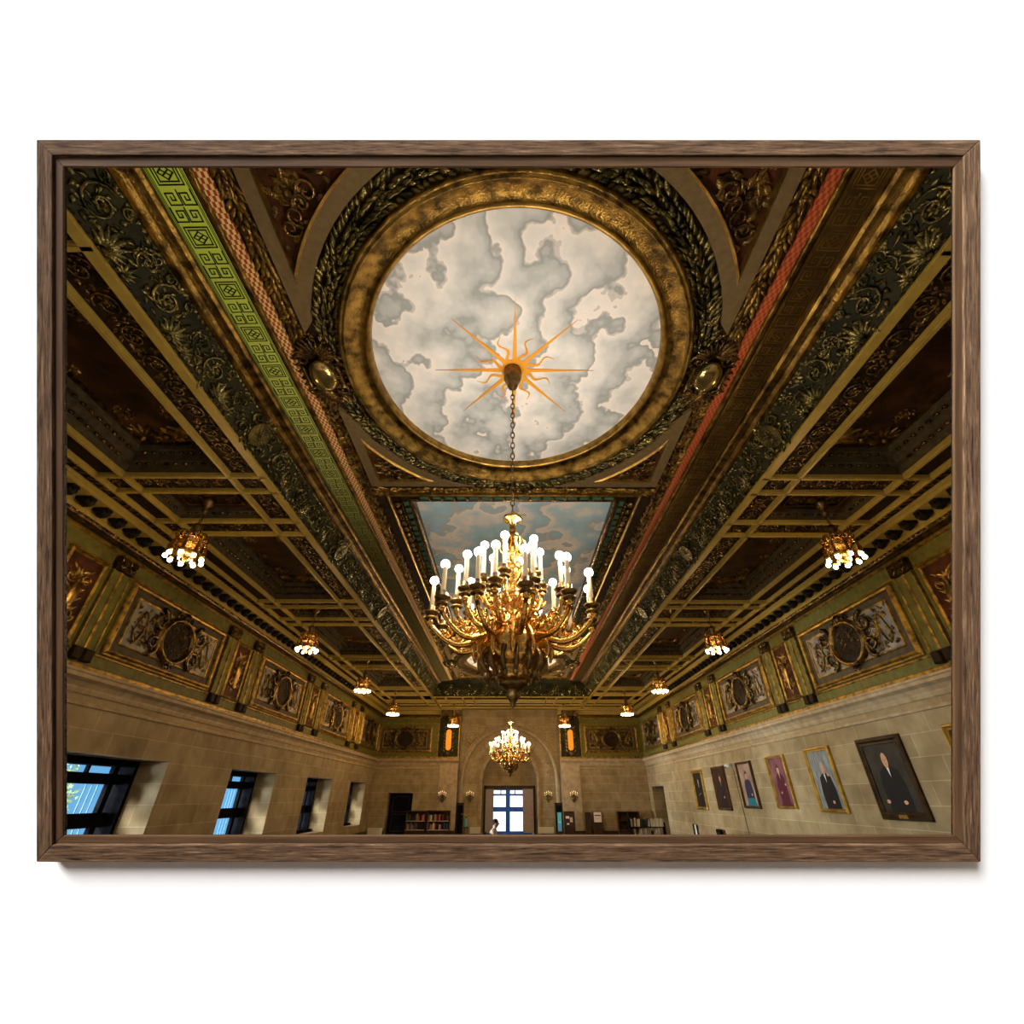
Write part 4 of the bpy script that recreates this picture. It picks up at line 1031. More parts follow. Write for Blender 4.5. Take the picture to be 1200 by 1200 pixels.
# ---- pendant cluster lamps
def make_pendant(label, loc):
    r = thing('pendant_lamp', label, 'ceiling lamp', loc)       # origin at the ceiling
    class MB(globals()['MB']):
        def build(s, name, mats, parent=None):
            s.map(lambda V: np.stack([V[:, 0]*1.08, V[:, 1]*1.08, np.where(V[:, 2] > -.26, V[:, 2]*2.0, V[:, 2]*1.12-.229)], 1))
            return globals()['MB'].build(s, name, mats, parent)
    mb = MB(); lathe(mb, [(0, .0), (.10, -.005), (.11, -.03), (.07, -.06), (.03, -.09), (.045, -.12), (.03, -.15), (.0, -.16)], 16); mb.build('canopy', M['darkbrass'], r)
    mb = MB(); i = 0; z = -.14
    while z > -.26:
        a = np.linspace(0, 2*PI, 11); P = [(.02*math.cos(t)*(i % 2), .02*math.cos(t)*(1-i % 2), z-.04+.04*math.sin(t)) for t in a]; tube(mb, P, .008, 5, caps=False); z -= .06; i += 1
    lathe(mb, [(0, -.26), (.03, -.27), (.08, -.31), (.09, -.36), (.06, -.42), (.07, -.45), (.05, -.48), (.03, -.5)], 12)
    mb.build('chain', M['darkbrass'], r)
    mb = MB(); lathe(mb, [(.04, -.48), (.12, -.51), (.18, -.55), (.20, -.60), (.17, -.64), (.19, -.68), (.17, -.72), (.12, -.74), (.13, -.80), (.11, -.88), (.06, -.94), (.02, -.99), (0, -1.0)], 20, flute=.1)
    for k in range(10):
        a = k*PI/5; c, s = math.cos(a), math.sin(a)
        t = MB(); palmette(t, 0, 0, .11, PI/2, 5, .04); mb.join(t, lambda V: np.stack([c*(.19+V[:, 2])-s*V[:, 0], s*(.19+V[:, 2])+c*V[:, 0], -.60+V[:, 1]], 1))
        tube(mb, [(c*.10, s*.10, -.45), (c*.2, s*.2, -.48), (c*.25, s*.25, -.54), (c*.21, s*.21, -.6)], .014, 5)
    mb.build('crown', M['brass'], r)
    m_ = MB(); tube(m_, [(.17, 0, -.62), (.23, 0, -.63), (.255, 0, -.68), (.262, 0, -.74)], .014, 6); lathe(m_, [(.018, -.72), (.026, -.74), (.022, -.80), (.036, -.86), (.04, -.89), (.0, -.90)], 10, (.262, 0, 0))
    ao = m_.build('lamp_arm', M['brass'], r); m_ = MB(); ell(m_, (.262, 0, -.925), (.037, .037, .037), 12, 8); bo = m_.build('bulb', M['bulb2'], ao)
    for k in range(1, 9):
        a2 = ao.copy(); COL.objects.link(a2); a2.parent = r; a2.rotation_euler = (0, 0, 2*PI*k/9+.2); b2 = bo.copy(); COL.objects.link(b2); b2.parent = a2
    ao.rotation_euler = (0, 0, .2)
    for k in range(3):
        a2 = ao.copy(); COL.objects.link(a2); a2.parent = r; a2.scale = (.42, .42, 1); a2.location = (0, 0, -.03); a2.rotation_euler = (0, 0, 2*PI*k/3+.5); b2 = bo.copy(); COL.objects.link(b2); b2.parent = a2
    return r
PL = [(-5.90, 7.2, 'nearest the left picture edge, first in the left aisle'), (-5.95, 13.06, 'second in the left aisle'), (-5.97, 18.95, 'third in the left aisle'), (-6.05, 24.8, 'farthest in the left aisle, by the far corner'),
      (5.95, 7.2, 'nearest the right picture edge, first in the right aisle'), (5.93, 13.06, 'second in the right aisle'), (5.95, 18.95, 'third in the right aisle'), (5.93, 24.8, 'farthest in the right aisle, by the far corner'),
      (-3.32, 28.2, 'above the left pier of the far arch'), (3.08, 28.2, 'above the right pier of the far arch')]
p0 = None
for x, y, q in PL:
    z = HC+.2 if y < 28 else HC+.08
    lb = 'brass cluster lamp with glowing bulbs, %s' % q
    if p0 is None: p0 = make_pendant(lb, (x, y, z))
    else: dup(p0, loc=(x, y, z), label=lb)

# ================================================================== side windows
def make_window(i, y0, y1):
    x = -8.92
    mb = MB(); yc = (y0+y1)/2
    box(mb, -9.1, -8.66, y0, y0+.10, WZ0, WZ1); box(mb, -9.1, -8.66, y1-.10, y1, WZ0, WZ1); box(mb, -9.1, -8.66, y0, y1, WZ1-.12, WZ1); box(mb, -9.1, -8.5, y0, y1, WZ0, WZ0+.1)
    for z0, z1 in ((2.0, 2.20), (1.22, 1.48)): box(mb, x-.05, x+.04, y0+.1, y1-.1, z0, z1)
    for yy in (y0+.30, y1-.42): box(mb, x-.05, x+.05, yy, yy+.14, WZ0+.1, WZ1-.12)
    for yy in (yc-.45, yc+.33): box(mb, x-.04, x+.03, yy, yy+.06, 2.2, WZ1-.12)
    root = struct(mb.build('window_%d' % i, M['blackwood']))
    mb = MB(); box(mb, x-.012, x-.004, y0+.1, y1-.1, WZ0+.1, WZ1-.12); mb.build('pane', M['glass'], root)
    # thin blue sash bars that show as vertical streaks
    mb = MB()
    for k in range(3): box(mb, x-.03, x-.015, y1-.62-.16*k, y1-.60-.16*k, WZ0+.1, 2.0)
    mb.build('sash_bars', mat('blue_sash', (.10, .30, .60), .5), root)
    return root
for i, (a, b) in enumerate(WINS): make_window(i+1, a, b)

# tree outside the nearest window
def tree(label, x, y, seed, h=3.2):
    rg = random.Random(seed); r = thing('garden_tree', label, 'tree', (x, y, -.3))
    mb = MB(); tube(mb, [(0, 0, 0), (.05, .03, .8), (-.03, .05, 1.6), (0, 0, h*.75)], [.09, .08, .06, .03], 8)
    for k in range(7):
        a = rg.uniform(0, 6.28); z = rg.uniform(.9, h*.7); tube(mb, [(0, 0, z), (.4*math.cos(a), .4*math.sin(a), z+.35), (.8*math.cos(a), .8*math.sin(a), z+.5)], [.035, .025, .01], 6)
    mb.build('trunk', M['wood'], r)
    mb = MB()
    for k in range(1500):
        while True:
            p = [rg.uniform(-1, 1) for _ in range(3)]
            if sum(q*q for q in p) < 1: break
        c = np.array([p[0]*1.0, p[1]*1.0, h*.62+p[2]*h*.42]); t = MB(); leaf(t, 0, 0, rg.uniform(0, 6.28), .12, .07, .02, .2)
        th, ph = rg.uniform(0, 6.28), rg.uniform(0, 3.14)
        R = np.array(Matrix.Rotation(th, 3, 'Z') @ Matrix.Rotation(ph, 3, 'X')); mb.join(t, lambda V: V @ R.T + c)
    mb.build('foliage', mat('pale_leaf', (.20, .42, .22), .5, 0, (.45, .6, .4), 3), r)
    return r
tree('pale-leaved tree seen through the nearest left window', -11.6, 12.6, 3)
mb = MB(); box(mb, -13.2, -10.3, 11, 14.2, -.6, -.29); struct(mb.build('floor_outside', M['greenground']))

# ================================================================== far bay: window, curtains, furniture
YW = YA+.72
root = MB(); CX = -.17
box(root, -1.62, -1.50, YW-.12, YW+.08, 0, 2.36); box(root, 1.34, 1.48, YW-.12, YW+.08, 0, 2.36); box(root, -1.62, 1.48, YW-.12, YW+.08, 2.2, 2.38)
wf = struct(root.build('window_5', M['wood']))
mb = MB(); x0, x1 = CX-.88, CX+.88
for a, b in ((x0-.05, x0), (CX-.13, CX+.13), (x1, x1+.05)): box(mb, a, b, YW-.02, YW+.05, 0, 2.2)
for a, b in ((1.06, 1.30), (1.86, 1.96), (2.14, 2.2), (0, .12)): box(mb, x0-.6, x1+.55, YW-.018, YW+.05, a, b)
for a in (CX-.46, CX+.40): box(mb, a, a+.06, YW-.02, YW+.05, 1.95, 2.15)
mb.build('sash', M['bluewood'], wf)
mb = MB(); box(mb, -1.5, 1.34, YW+.02, YW+.028, 0, 2.2); mb.build('pane', M['glass'], wf)
def curtain(label, a, b):
    n = 60; mb = MB(); xs = np.linspace(a, b, n); V = []
    for i, x in enumerate(xs): V.append((x, YW-.25+.04*math.sin(i*1.25), .05))
    for i, x in enumerate(xs): V.append((x, YW-.25+.035*math.sin(i*1.25+.2), 2.2))
    mb.add(V, [[i, i+1, n+i+1, n+i] for i in range(n-1)], 0, True)
    r = thing('curtain', label, 'curtain', ((a+b)/2, YW-.25, 0.05))
    mb.map(lambda V: V-np.array([(a+b)/2, YW-.25, .05])); mb.build('drape', M['cloth'], r)
    m2 = MB(); tube(m2, [(a-(a+b)/2-.03, 0, 2.17), (b-(a+b)/2+.03, 0, 2.17)], .02, 8); m2.build('curtain_rod', M['darkbrass'], r)
curtain('beige curtain hanging left of the bright far window', -1.50, -1.02); curtain('beige curtain hanging right of the bright far window', .72, 1.34)
# side door on the far left
mb = MB(); box(mb, -7.0, -5.66, YF+.40, YF+.48, 0, 1.98); d = struct(mb.build('door_2', M['blackwood']))
mb = MB()
for z0, z1 in ((.2, .95), (1.1, 1.8)): rectframe(mb, .45, (z1-z0)/2, [(0, 0), (.02, .02), (.04, 0)], (0, (z0+z1)/2))
mb.map(bfn(FARB, (-6.33, YF+.40, 0))); mb.build('door_panel', M['wood'], d)
mb = MB(); ell(mb, (-5.85, YF+.35, .98), (.04, .05, .04)); mb.build('door_handle', M['darkbrass'], d)

def make_sconce(label, x, y, z=1.72):
    r = thing('wall_sconce', label, 'wall lamp', (x, y, z), None, FARB)
    mb = MB(); prism(mb, oval(0, .05, .09, .2, 16), 0, .03); ell(mb, (0, .02, .05), (.05, .1, .05))
    for i in range(5): leaf(mb, 0, -.1, -PI/2+(i-2)*.5, .12, .06, .03)
    mb.build('backplate', M['darkbrass'], r)
    for k, a in enumerate((-1, -.5, 0, .5, 1)):
        px, pz, py = a*.20, .22-.10*abs(a), .10+.08*(1-abs(a))
        m_ = MB(); tube(m_, [(0, 0, .05), (px*.5, -.08, pz*.7), (px, -.02, pz), (px, py, pz)], .014, 6); lathe_ = MB(); lathe(lathe_, [(0, 0), (.035, .01), (.04, .025), (.015, .03)], 10)
        m_.join(lathe_, lambda V: np.stack([V[:, 0]+px, V[:, 2]+py, V[:, 1]+pz], 1)); ao = m_.build('arm', M['darkbrass'], r)
        m_ = MB(); tube(m_, [(px, py+.02, pz), (px, py+.15, pz)], .013, 8); m_.build('candle_sleeve', M['candle'], ao)
        m_ = MB(); ell(m_, (px, py+.18, pz), (.016, .03, .016), 8, 6); m_.build('bulb', mat('dim_bulb', (1, .9, .7), .3, emit=((1, .8, .5), 2.)), ao)
    return r
sc = make_sconce('dark candle sconce on the far wall, left of the arch', -3.92, YF-.07)
dup(sc, bmat(FARB, (3.60, YF-.07, 1.72)), label='dark candle sconce on the far wall, right of the arch')
dup(sc, bmat(FARB, (-2.40, YA-.0, 1.72)), label='dim candle sconce inside the arch bay, left of the window')
dup(sc, bmat(FARB, (2.20, YA-.0, 1.72)), label='dim candle sconce inside the arch bay, right of the window')

BC = [(.35, .07, .04), (.08, .10, .20), (.5, .42, .3), (.12, .05, .03), (.05, .12, .06), (.55, .5, .42), (.25, .18, .08), (.04, .06, .10), (.40, .12, .06), (.10, .18, .35)]
def book(x, y, z, w, d, h, c, label, group, lean=0):
    r = bpy.data.objects.new('book', None)
    mb = MB(); t = .004
    box(mb, -w/2, -w/2+t, 0, d, 0, h); box(mb, w/2-t, w/2, 0, d, 0, h); box(mb, -w/2, w/2, -t, t, 0, h); box(mb, -w/2+t, w/2-t, t, d-.01, .006, h-.008, 1)
    if lean: mb.map(lambda V: np.stack([V[:, 0]*math.cos(lean)+V[:, 2]*math.sin(lean), V[:, 1], V[:, 2]*math.cos(lean)-V[:, 0]*math.sin(lean)+abs(math.sin(lean))*w/2], 1))
    o = mb.build('book', [flat(c), flat((.6, .55, .45))]); o.location = (x, y, z); tag(o, label, 'book', group); return o
def bookcase(label, x0, x1, y, ztop, bays, fill, name, seed, shelves=(.28, .68)):
    rg = random.Random(seed); d = .32
    r = thing('bookcase', label, 'bookcase', ((x0+x1)/2, y, 0)); cx = (x0+x1)/2
    mb = MB(); 
    for x in np.linspace(x0, x1, bays+1): box(mb, x-cx-.02, x-cx+.02, 0, d, 0, ztop)
    box(mb, x0-cx-.03, x1-cx+.03, -.02, d, ztop-.03, ztop+.02); box(mb, x0-cx, x1-cx, d-.02, d, 0, ztop); box(mb, x0-cx, x1-cx, 0, d, 0, shelves[0]-.02); mb.build('carcass', M['wood'], r)
    for z in shelves:
        mb = MB(); box(mb, x0-cx+.02, x1-cx-.02, -.005, d-.02, z-.02, z); mb.build('shelf', M['radiator'] if fill else M['wood'], r)
    if fill:
        for zi, z in enumerate(shelves):
            for b_ in range(bays):
                xa = x0+(x1-x0)*b_/bays+.05; xb = x0+(x1-x0)*(b_+1)/bays-.08; x = xa
                while x < xb:
                    w = rg.uniform(.05, .09); h = rg.uniform(.22, .33)
                    if rg.random() < .62: book(x, y+.03, z, w*.92, .2, h, rg.choice(BC), 'book standing on the %s shelf of the %s' % ('lower' if zi == 0 else 'upper', name), 'books on the %s shelf of the %s' % ('lower' if zi == 0 else 'upper', name))
                    x += w
    return r
bookcase('low dark bookcase of books beside the far left door', -5.80, -4.72, YF-.42, 1.12, 1, True, 'bookcase beside the far left door', 1)
bookcase('low dark bookcase of books under the left sconce', -4.62, -3.40, YF-.42, 1.14, 1, True, 'bookcase under the left sconce', 2)
bookcase('low dark bookcase by the far right wall with dim shelves', 5.95, 7.1, YF-.45, 1.1, 2, False, '', 3)
def cabinet(label, x0, x1, y, h, name='tall_cabinet'):
    r = thing(name, label, 'cabinet', ((x0+x1)/2, y, 0)); w = (x1-x0)/2
    mb = MB(); box(mb, -w, w, 0, .4, 0, h); box(mb, -w-.02, w+.02, -.02, .42, h-.04, h+.02); mb.build('body', M['wood'], r)
    mb = MB(); box(mb, -w+.03, w-.03, -.02, 0, .1, h-.1); dd = mb.build('door', M['blackwood'], r); mb = MB(); ell(mb, (w-.07, -.035, h*.5), (.015, .02, .03)); mb.build('handle', M['darkbrass'], dd)
    return r
cabinet('tall narrow dark cabinet left of the yellow flowers', -3.08, -2.72, YF+.30, 1.50)
cabinet('tall narrow dark cabinet right of the arch bay', 2.55, 2.93, YF+.30, 1.50)
# display boards
def board(label, x, y, z0, w, h, bg, marks, stand=1.1, cat='display board', name='display_board'):
    r = thing(name, label, cat, (x, y, 0))
    mb = MB(); box(mb, -w/2-.05, w/2+.05, 0, .06, 0, stand); mb.build('stand', M['wood'], r)
    mb = MB(); box(mb, -w/2, w/2, -.02, 0, z0, z0+h); ps = mb.build('poster', bg, r)
    for k, (a, b, c, d, m) in enumerate(marks):
        mb = MB(); box(mb, -w/2+a*w, -w/2+b*w, -.026, -.02, z0+c*h, z0+d*h); mb.build('printed_mark', m, ps)
    return r
cy_ = flat((.10, .55, .60)); wh = flat((.75, .66, .56)); dk = flat((.03, .02, .02)); bl = flat((.12, .35, .65))
board('narrow cyan and blue banner on a stand right of the arch bay', 2.70, YF-.35, .22, .22, .85, cy_, [(0, 1, 0, .42, bl), (.3, .7, .45, .5, wh)], .2, 'banner', 'banner')
board('dark poster stand with pale printed picture beside the cyan banner', 3.25, YF-.30, .45, .50, .56, flat((.05, .03, .02)), [(.1, .5, .6, .8, wh), (.55, .85, .3, .7, flat((.55, .4, .25))), (.2, .45, .1, .22, wh)], 1.12)
board('dark wooden notice stand with white poster between sconce and right bookcase', 4.83, YF-.30, .62, .42, .46, wh, [(.1, .9, .62, .72, dk), (.15, .7, .3, .36, flat((.5, .35, .3)))], 1.1)
mb = MB(); box(mb, 4.15, 4.45, YF-.32, YF-.1, 0, 1.08); tag(mb.build('magazine_rack', M['wood']), 'narrow dark magazine rack left of the notice stand', 'rack')
# flowers in a vase
r = thing('flower_vase', 'cyan vase of yellow flowers on a small dark stand beside the arch', 'vase', (-2.52, YF+.05, .38))
mb = MB(); lathe(mb, [(0, 0), (.06, .0), (.07, .1), (.06, .3), (.05, .42), (.045, .42), (.0, .41)], 14); mb.build('vase', cy_, r)
mb = MB(); m2 = MB()
for k in range(14):
    a = k*2.4; rr = .05+.017*k; z = .55+.06*math.sin(k*1.7); tube(m2, [(0, 0, .38), (rr*.5*math.cos(a), rr*.5*math.sin(a), .5), (rr*math.cos(a), rr*math.sin(a), z)], .006, 5)
    for q in range(6): leaf_m = MB(); leaf(leaf_m, 0, 0, q*PI/3, .06, .035, .02); mb.join(leaf_m, lambda V: V+np.array([rr*math.cos(a), rr*math.sin(a), z]))
mb.build('blossoms', flat((.70, .42, .02)), r); m2.build('stems', flat((.08, .15, .03)), r)
r = thing('side_table', 'small dark stand under the cyan vase', 'table', (-2.52, YF+.05, 0)); mb = MB(); lathe(mb, [(.0, .38), (.16, .38), (.17, .36), (.15, .34), (0, .34)], 18); mb.build('tabletop', M['wood'], r)
for k in range(3):
    a = k*2.1; mb = MB(); tube(mb, [(.1*math.cos(a), .1*math.sin(a), .34), (.14*math.cos(a), .14*math.sin(a), 0)], .015, 6); mb.build('leg', M['wood'], r)
# radiators
def radiator(label, x0, x1, y):
    r = thing('radiator_cover', label, 'radiator', ((x0+x1)/2, y, 0)); w = (x1-x0)/2; mb = MB(); box(mb, -w, w, 0, .12, .06, .36); mb.build('casing', M['radiator'], r)
    mb = MB(); 
    for k in range(int(2*w/.06)): box(mb, -w+.02+k*.06, -w+.05+k*.06, -.008, 0, .1, .3)
    mb.build('grille', M['radiator'], r)
radiator('low cream radiator cover by the far left corner', -7.9, -7.1, YF-.2); radiator('low cream radiator cover in the arch bay, left of the window', -2.32, -1.72, YA-.16); radiator('low cream radiator cover in the arch bay, right of the window', 1.55, 2.45, YA-.16)
# book truck with pale bound volumes near the right wall
r = thing('book_truck', 'long dark book truck loaded with pale volumes by the right wall', 'cart', (7.0, 27.9, 0))
mb = MB(); box(mb, -.95, .85, -.2, .2, .48, .52); mb.build('shelf', M['blackwood'], r); mb = MB(); box(mb, -.95, .85, -.2, .2, .14, .18); mb.build('shelf', M['blackwood'], r)
for x in (-.93, .83):
    mb = MB(); box(mb, x-.02, x+.02, -.2, .2, .08, .85 if x < 0 else .7); mb.build('end_panel', M['blackwood'], r)
for x in (-.85, .75):
    for y in (-.15, .15): mb = MB(); ell(mb, (x, y, .045), (.045, .02, .045), 10, 8); mb.build('wheel', M['black'], r)
rg = random.Random(9); x = 6.12
while x < 7.75:
    w = rg.uniform(.05, .085)
    if not (6.55 < x < 6.85): book(x+.03, 27.75, .52, w, .22, rg.uniform(.30, .36), rg.choice([(.62, .56, .42), (.5, .44, .3), (.68, .62, .5), (.05, .05, .05)]), 'pale bound volume standing on the long book truck', 'pale volumes on top of the book truck', rg.choice([0, 0, .12, .2]))
    else: book(x+.03, 27.75, .52, w, .22, .30, (.02, .02, .025), 'black box file among the pale volumes on the book truck', 'black files on the book truck')
    x += w+.012
x = 6.15
while x < 7.6:
    w = .06
    if rg.random() < .5: book(x+.03, 27.75, .18, w, .2, .24, rg.choice([(.6, .55, .45), (.3, .28, .2)]), 'pale volume on the bottom shelf of the book truck', 'volumes on the lower book truck shelf', rg.choice([0, .3]))
    x += w+.05
# picture card and box on the floor ledge by the right wall, security camera with cable
r = thing('framed_notice', 'small white notice in a dark holder low on the right wall', 'sign', (W-.03, 23.6, .38), None, RIGHTB)
mb = MB(); box(mb, -.22, .22, 0, .42, 0, .03); mb.build('holder', M['blackwood'], r); mb = MB(); box(mb, -.02, .2, .02, .40, .03, .035); mb.build('paper', flat((.6, .6, .58)), r)
r = thing('wall_box', 'small black box low on the right wall under the portraits', 'box', (W-.1, 20.7, .5), None, RIGHTB)
mb = MB(); bbox(mb, -.2, .2, 0, .25, 0, .1, .01); mb.build('case', M['blackwood'], r); mb = MB(); box(mb, -.15, .15, .08, .17, .1, .105); mb.build('front_plate', M['black'], r)
r = thing('security_camera', 'white security camera between the dark and teal portraits', 'camera', (W-.02, 18.78, 2.66), None, RIGHTB)
mb = MB(); box(mb, -.16, .16, 0, .14, 0, .10); ell(mb, (0, .07, .1), (.15, .08, .09), 16, 8); mb.build('housing', M['whiteplastic'], r); mb = MB(); ell(mb, (.02, .04, .17), (.04, .04, .03), 10, 6); mb.build('lens', M['black'], r)
mb = MB(); tube(mb, [(W-.012, 18.55, 2.6), (W-.012, 18.5, 1.5), (W-.012, 18.45, .3)], .010, 6); tag(mb.build('cable', flat((.12, .1, .07))), 'thin cable running down the right wall beneath the camera', 'cable')

# ================================================================== portraits
def portrait(label, y0, y1, z0, z1, fw, fm, bg, fig, dark_inner=True):
    w, h = (y1-y0)/2, (z1-z0)/2
    r = thing('portrait_painting', label, 'painting', (W-.005, (y0+y1)/2, (z0+z1)/2), None, RIGHTB)
    mb = MB(); rectframe(mb, w-fw, h-fw, [(-.01, .02), (0, .05), (fw*.3, .045), (fw*.55, .085), (fw*.8, .08), (fw, .05), (fw, 0)]); mb.build('frame', fm, r)
    mb = MB(); box(mb, -w+fw-.012, w-fw+.012, -h+fw-.012, h-fw+.012, .005, .025, 0)
    mats = [bg]; z = .0262
    for poly, m in fig:
        if m not in mats: mats.append(m)
        sx, sy = (w-fw), (h-fw)
        P = [(max(-1, min(1, px))*sx, max(-1, min(1, py))*sy) for px, py in poly]
        b0 = mb.n; mb.add([(px, py, z) for px, py in P], [list(range(len(P)))], mats.index(m)); z += .0007
    mb.build('canvas', mats, r)
    mb = MB(); box(mb, -.12, .12, -h+fw*.25, -h+fw*.7, .06, .092); mb.build('name_plate', M['gold_bright'], r)
    return r
skin = flat((.52, .27, .15)); skin2 = flat((.42, .20, .11)); blk = flat((.012, .011, .012)); wht = flat((.7, .68, .62)); gry = flat((.3, .28, .26))
def sitter(cx, cy, s, body, face, hair, shirt=wht, hands=((-.1, -.45), (.15, -.42)), skirt=None, asp=1.35, bald=False, tie=None, hip=None):
    """bust to knees figure in -1..1 coordinates; asp = picture height/width"""
    k = asp
    B = [(cx-.12*s, cy-.13*s), (cx-.42*s, cy-.26*s), (cx-.52*s, cy-.62*s), (cx-.50*s, cy-1.3*s), (cx-.55*s, -1), (cx+.65*s, -1), (cx+.55*s, cy-1.3*s), (cx+.55*s, cy-.62*s), (cx+.42*s, cy-.26*s), (cx+.12*s, cy-.13*s)]
    f = [(B, body)]
    if skirt: f.append(([(cx-.45*s, cy-1.0*s), (cx+.45*s, cy-1.0*s), (cx+.7*s, -1), (cx-.6*s, -1)], skirt))
    f.append(([(cx-.07*s, cy-.12*s), (cx+.07*s, cy-.12*s), (cx+.02*s, cy-.42*s)], shirt))
    if tie: f.append(([(cx-.02*s, cy-.16*s), (cx+.025*s, cy-.16*s), (cx+.02*s, cy-.40*s)], tie))
    f.append((oval(cx, cy-.10*s, .07*s, .09*s, 12), face))
    if not bald: f.append((oval(cx, cy+.05*s, .155*s, .185*s/k*1.25, 18), hair))
    f.append((oval(cx, cy, .13*s, .17*s/k*1.3, 18), face))
    for e in (-.05, .05): f.append((oval(cx+e*s, cy+.015*s, .018*s, .010*s, 8), blk))
    f.append(([(cx-.012*s, cy), (cx+.012*s, cy), (cx+.02*s, cy-.045*s), (cx-.02*s, cy-.045*s)], skin2)); f.append((oval(cx, cy-.085*s, .04*s, .010*s, 8), flat((.35, .1, .07))))
    if not bald: f.append(([(cx-.13*s, cy+.08*s), (cx-.08*s, cy+.16*s/k*1.3), (cx+.08*s, cy+.16*s/k*1.3), (cx+.13*s, cy+.08*s), (cx+.05*s, cy+.1*s)], hair))
    for hx, hy in hands: f.append((oval(cx+hx*s, cy+hy*s, .085*s, .05*s, 10), face))
    return f
dframe = mat('dark_portrait_frame', (.020, .012, .006), .35, .1, (.05, .028, .010), 5, .3, 30)
gframe = mat('gold_portrait_frame', (.55, .36, .06), .35, .75, (.32, .2, .03), 6, .3, 40)
bframe = mat('brown_portrait_frame', (.07, .035, .018), .4, .1, (.10, .05, .02), 5, .3, 30)
portrait('large dark-framed portrait of a bald man in black robes, nearest on the right wall', 10.25, 11.6, 1.36, 2.88, .14, dframe, mat('dim_portrait_ground', (.022, .020, .015), .6, 0, (.045, .04, .03), 2),
         sitter(.0, .50, 1.2, blk, skin, gry, wht, ((-.5, -1.0), (.25, -1.02)), None, 1.15, True))
portrait('gold-framed portrait of a grey-haired man in black against a pale curtain', 12.68, 13.8, 1.43, 2.87, .085, gframe, mat('pale_curtain_ground', (.10, .11, .11), .6, 0, (.30, .32, .30), 7, stretch=(6, .5, 1)),
         sitter(.05, .36, 1.15, blk, skin, gry, wht, ((.30, -.18), (.12, -.98)), None, 1.3))
portrait('gold-framed portrait in purple tones of a standing person in a maroon suit', 14.91, 15.95, 1.48, 2.84, .06, gframe, mat('mauve_ground', (.10, .035, .042), .6, 0, (.20, .085, .085), 2.5),
         sitter(-.02, .48, .98, flat((.07, .012, .02)), skin, flat((.05, .02, .015)), flat((.5, .3, .3)), ((-.2, -.95), (.5, -.62)), None, 1.35))
portrait('brown-framed portrait of a woman in a teal skirt before a pale backdrop', 17.08, 18.2, 1.45, 2.81, .07, bframe, mat('pale_pink_ground', (.20, .12, .085), .6, 0, (.42, .30, .22), 1.4),
         sitter(.02, .42, 1.05, flat((.03, .03, .06)), skin, flat((.06, .03, .02)), flat((.03, .03, .05)), ((.3, -.85),), flat((.02, .16, .19)), 1.3))
portrait('dark brown portrait with only a glowing face, left of the white camera', 19.33, 20.5, 1.36, 2.78, .07, bframe, mat('near_black_ground', (.016, .009, .006), .6, 0, (.05, .022, .012), 1.8),
         sitter(.05, .48, 1.05, flat((.02, .014, .012)), flat((.6, .28, .17)), flat((.10, .04, .02)), flat((.25, .2, .17)), ((.2, -.9),), None, 1.25))
portrait('gold-framed portrait of a man in a black suit, farthest on the right wall', 21.65, 22.86, 1.33, 2.76, .10, gframe, mat('brown_black_ground', (.012, .009, .007), .6, 0, (.025, .018, .012), 1.8),
         sitter(.0, .42, .8, blk, flat((.42, .25, .15)), gry, wht, ((.2, -.8), (-.15, -.9)), None, 1.2))
portrait('gold-framed painting cut off by the right picture edge', 7.55, 9.13, 1.45, 2.90, .10, gframe, mat('deep_brown_ground', (.03, .015, .01), .5, 0, (.06, .03, .02), 2),
         sitter(.0, .42, .8, blk, skin, gry, wht, ((.2, -.8), (-.15, -.9))))

# ================================================================== seated reader in front of the far window
def skin_mesh(name, verts, edges, radii, m, parent, root=0, sub=2):
    me = bpy.data.meshes.new(name); me.from_pydata(verts, edges, []); me.update(); me.materials.append(m)
    o = bpy.data.objects.new(name, me); COL.objects.link(o); o.parent = parent
    sk = o.modifiers.new('skin', 'SKIN'); sk.use_smooth_shade = True
    if not me.skin_vertices: bpy.context.view_layer.objects.active = o
    dat = me.skin_vertices[0].data if me.skin_vertices else None
    if dat:
        for i, rr in enumerate(radii): dat[i].radius = (rr, rr) if not isinstance(rr, tuple) else rr; dat[i].use_root = (i == root)
    ss = o.modifiers.new('sub', 'SUBSURF'); ss.levels = sub; ss.render_levels = sub
    return o
PX, PYY = -.66, 18.0
pr = thing('person', 'person in a pale shirt seated in profile before the far window', 'person', (PX, PYY, 0))
v = [(0, 0, .50), (.02, 0, .66), (.06, 0, .82), (.09, 0, .88), (.115, 0, .93), (.13, 0, 1.02),          # pelvis spine neck head
     (.06, -.17, .80), (.10, -.22, .62), (.30, -.17, .60), (.37, -.15, .61),                                   # right arm
     (.06, .17, .80), (.10, .22, .62), (.30, .17, .60), (.37, .15, .61),
     (.05, -.10, .48), (.43, -.11, .50), (.44, -.11, .10), (.55, -.11, .05),
     (.05, .10, .48), (.43, .11, .50), (.44, .11, .10), (.55, .11, .05)]
e = [(0, 1), (1, 2), (2, 3), (3, 4), (4, 5), (2, 6), (6, 7), (7, 8), (8, 9), (2, 10), (10, 11), (11, 12), (12, 13), (0, 14), (14, 15), (15, 16), (16, 17), (0, 18), (18, 19), (19, 20), (20, 21)]
rad = [.14, .12, .13, .055, .055, .09, .06, .045, .035, .03, .06, .045, .035, .03, .09, .065, .045, .035, .09, .065, .045, .035]
try:
    body = skin_mesh('body', v, e, rad, flat((.45, .25, .16)), pr)
except Exception as ex: print('skin', ex)
mb = MB(); ell(mb, (.135, 0, 1.04), (.095, .075, .115), 18, 12); ell(mb, (.235, 0, 1.03), (.018, .014, .022), 8, 6)
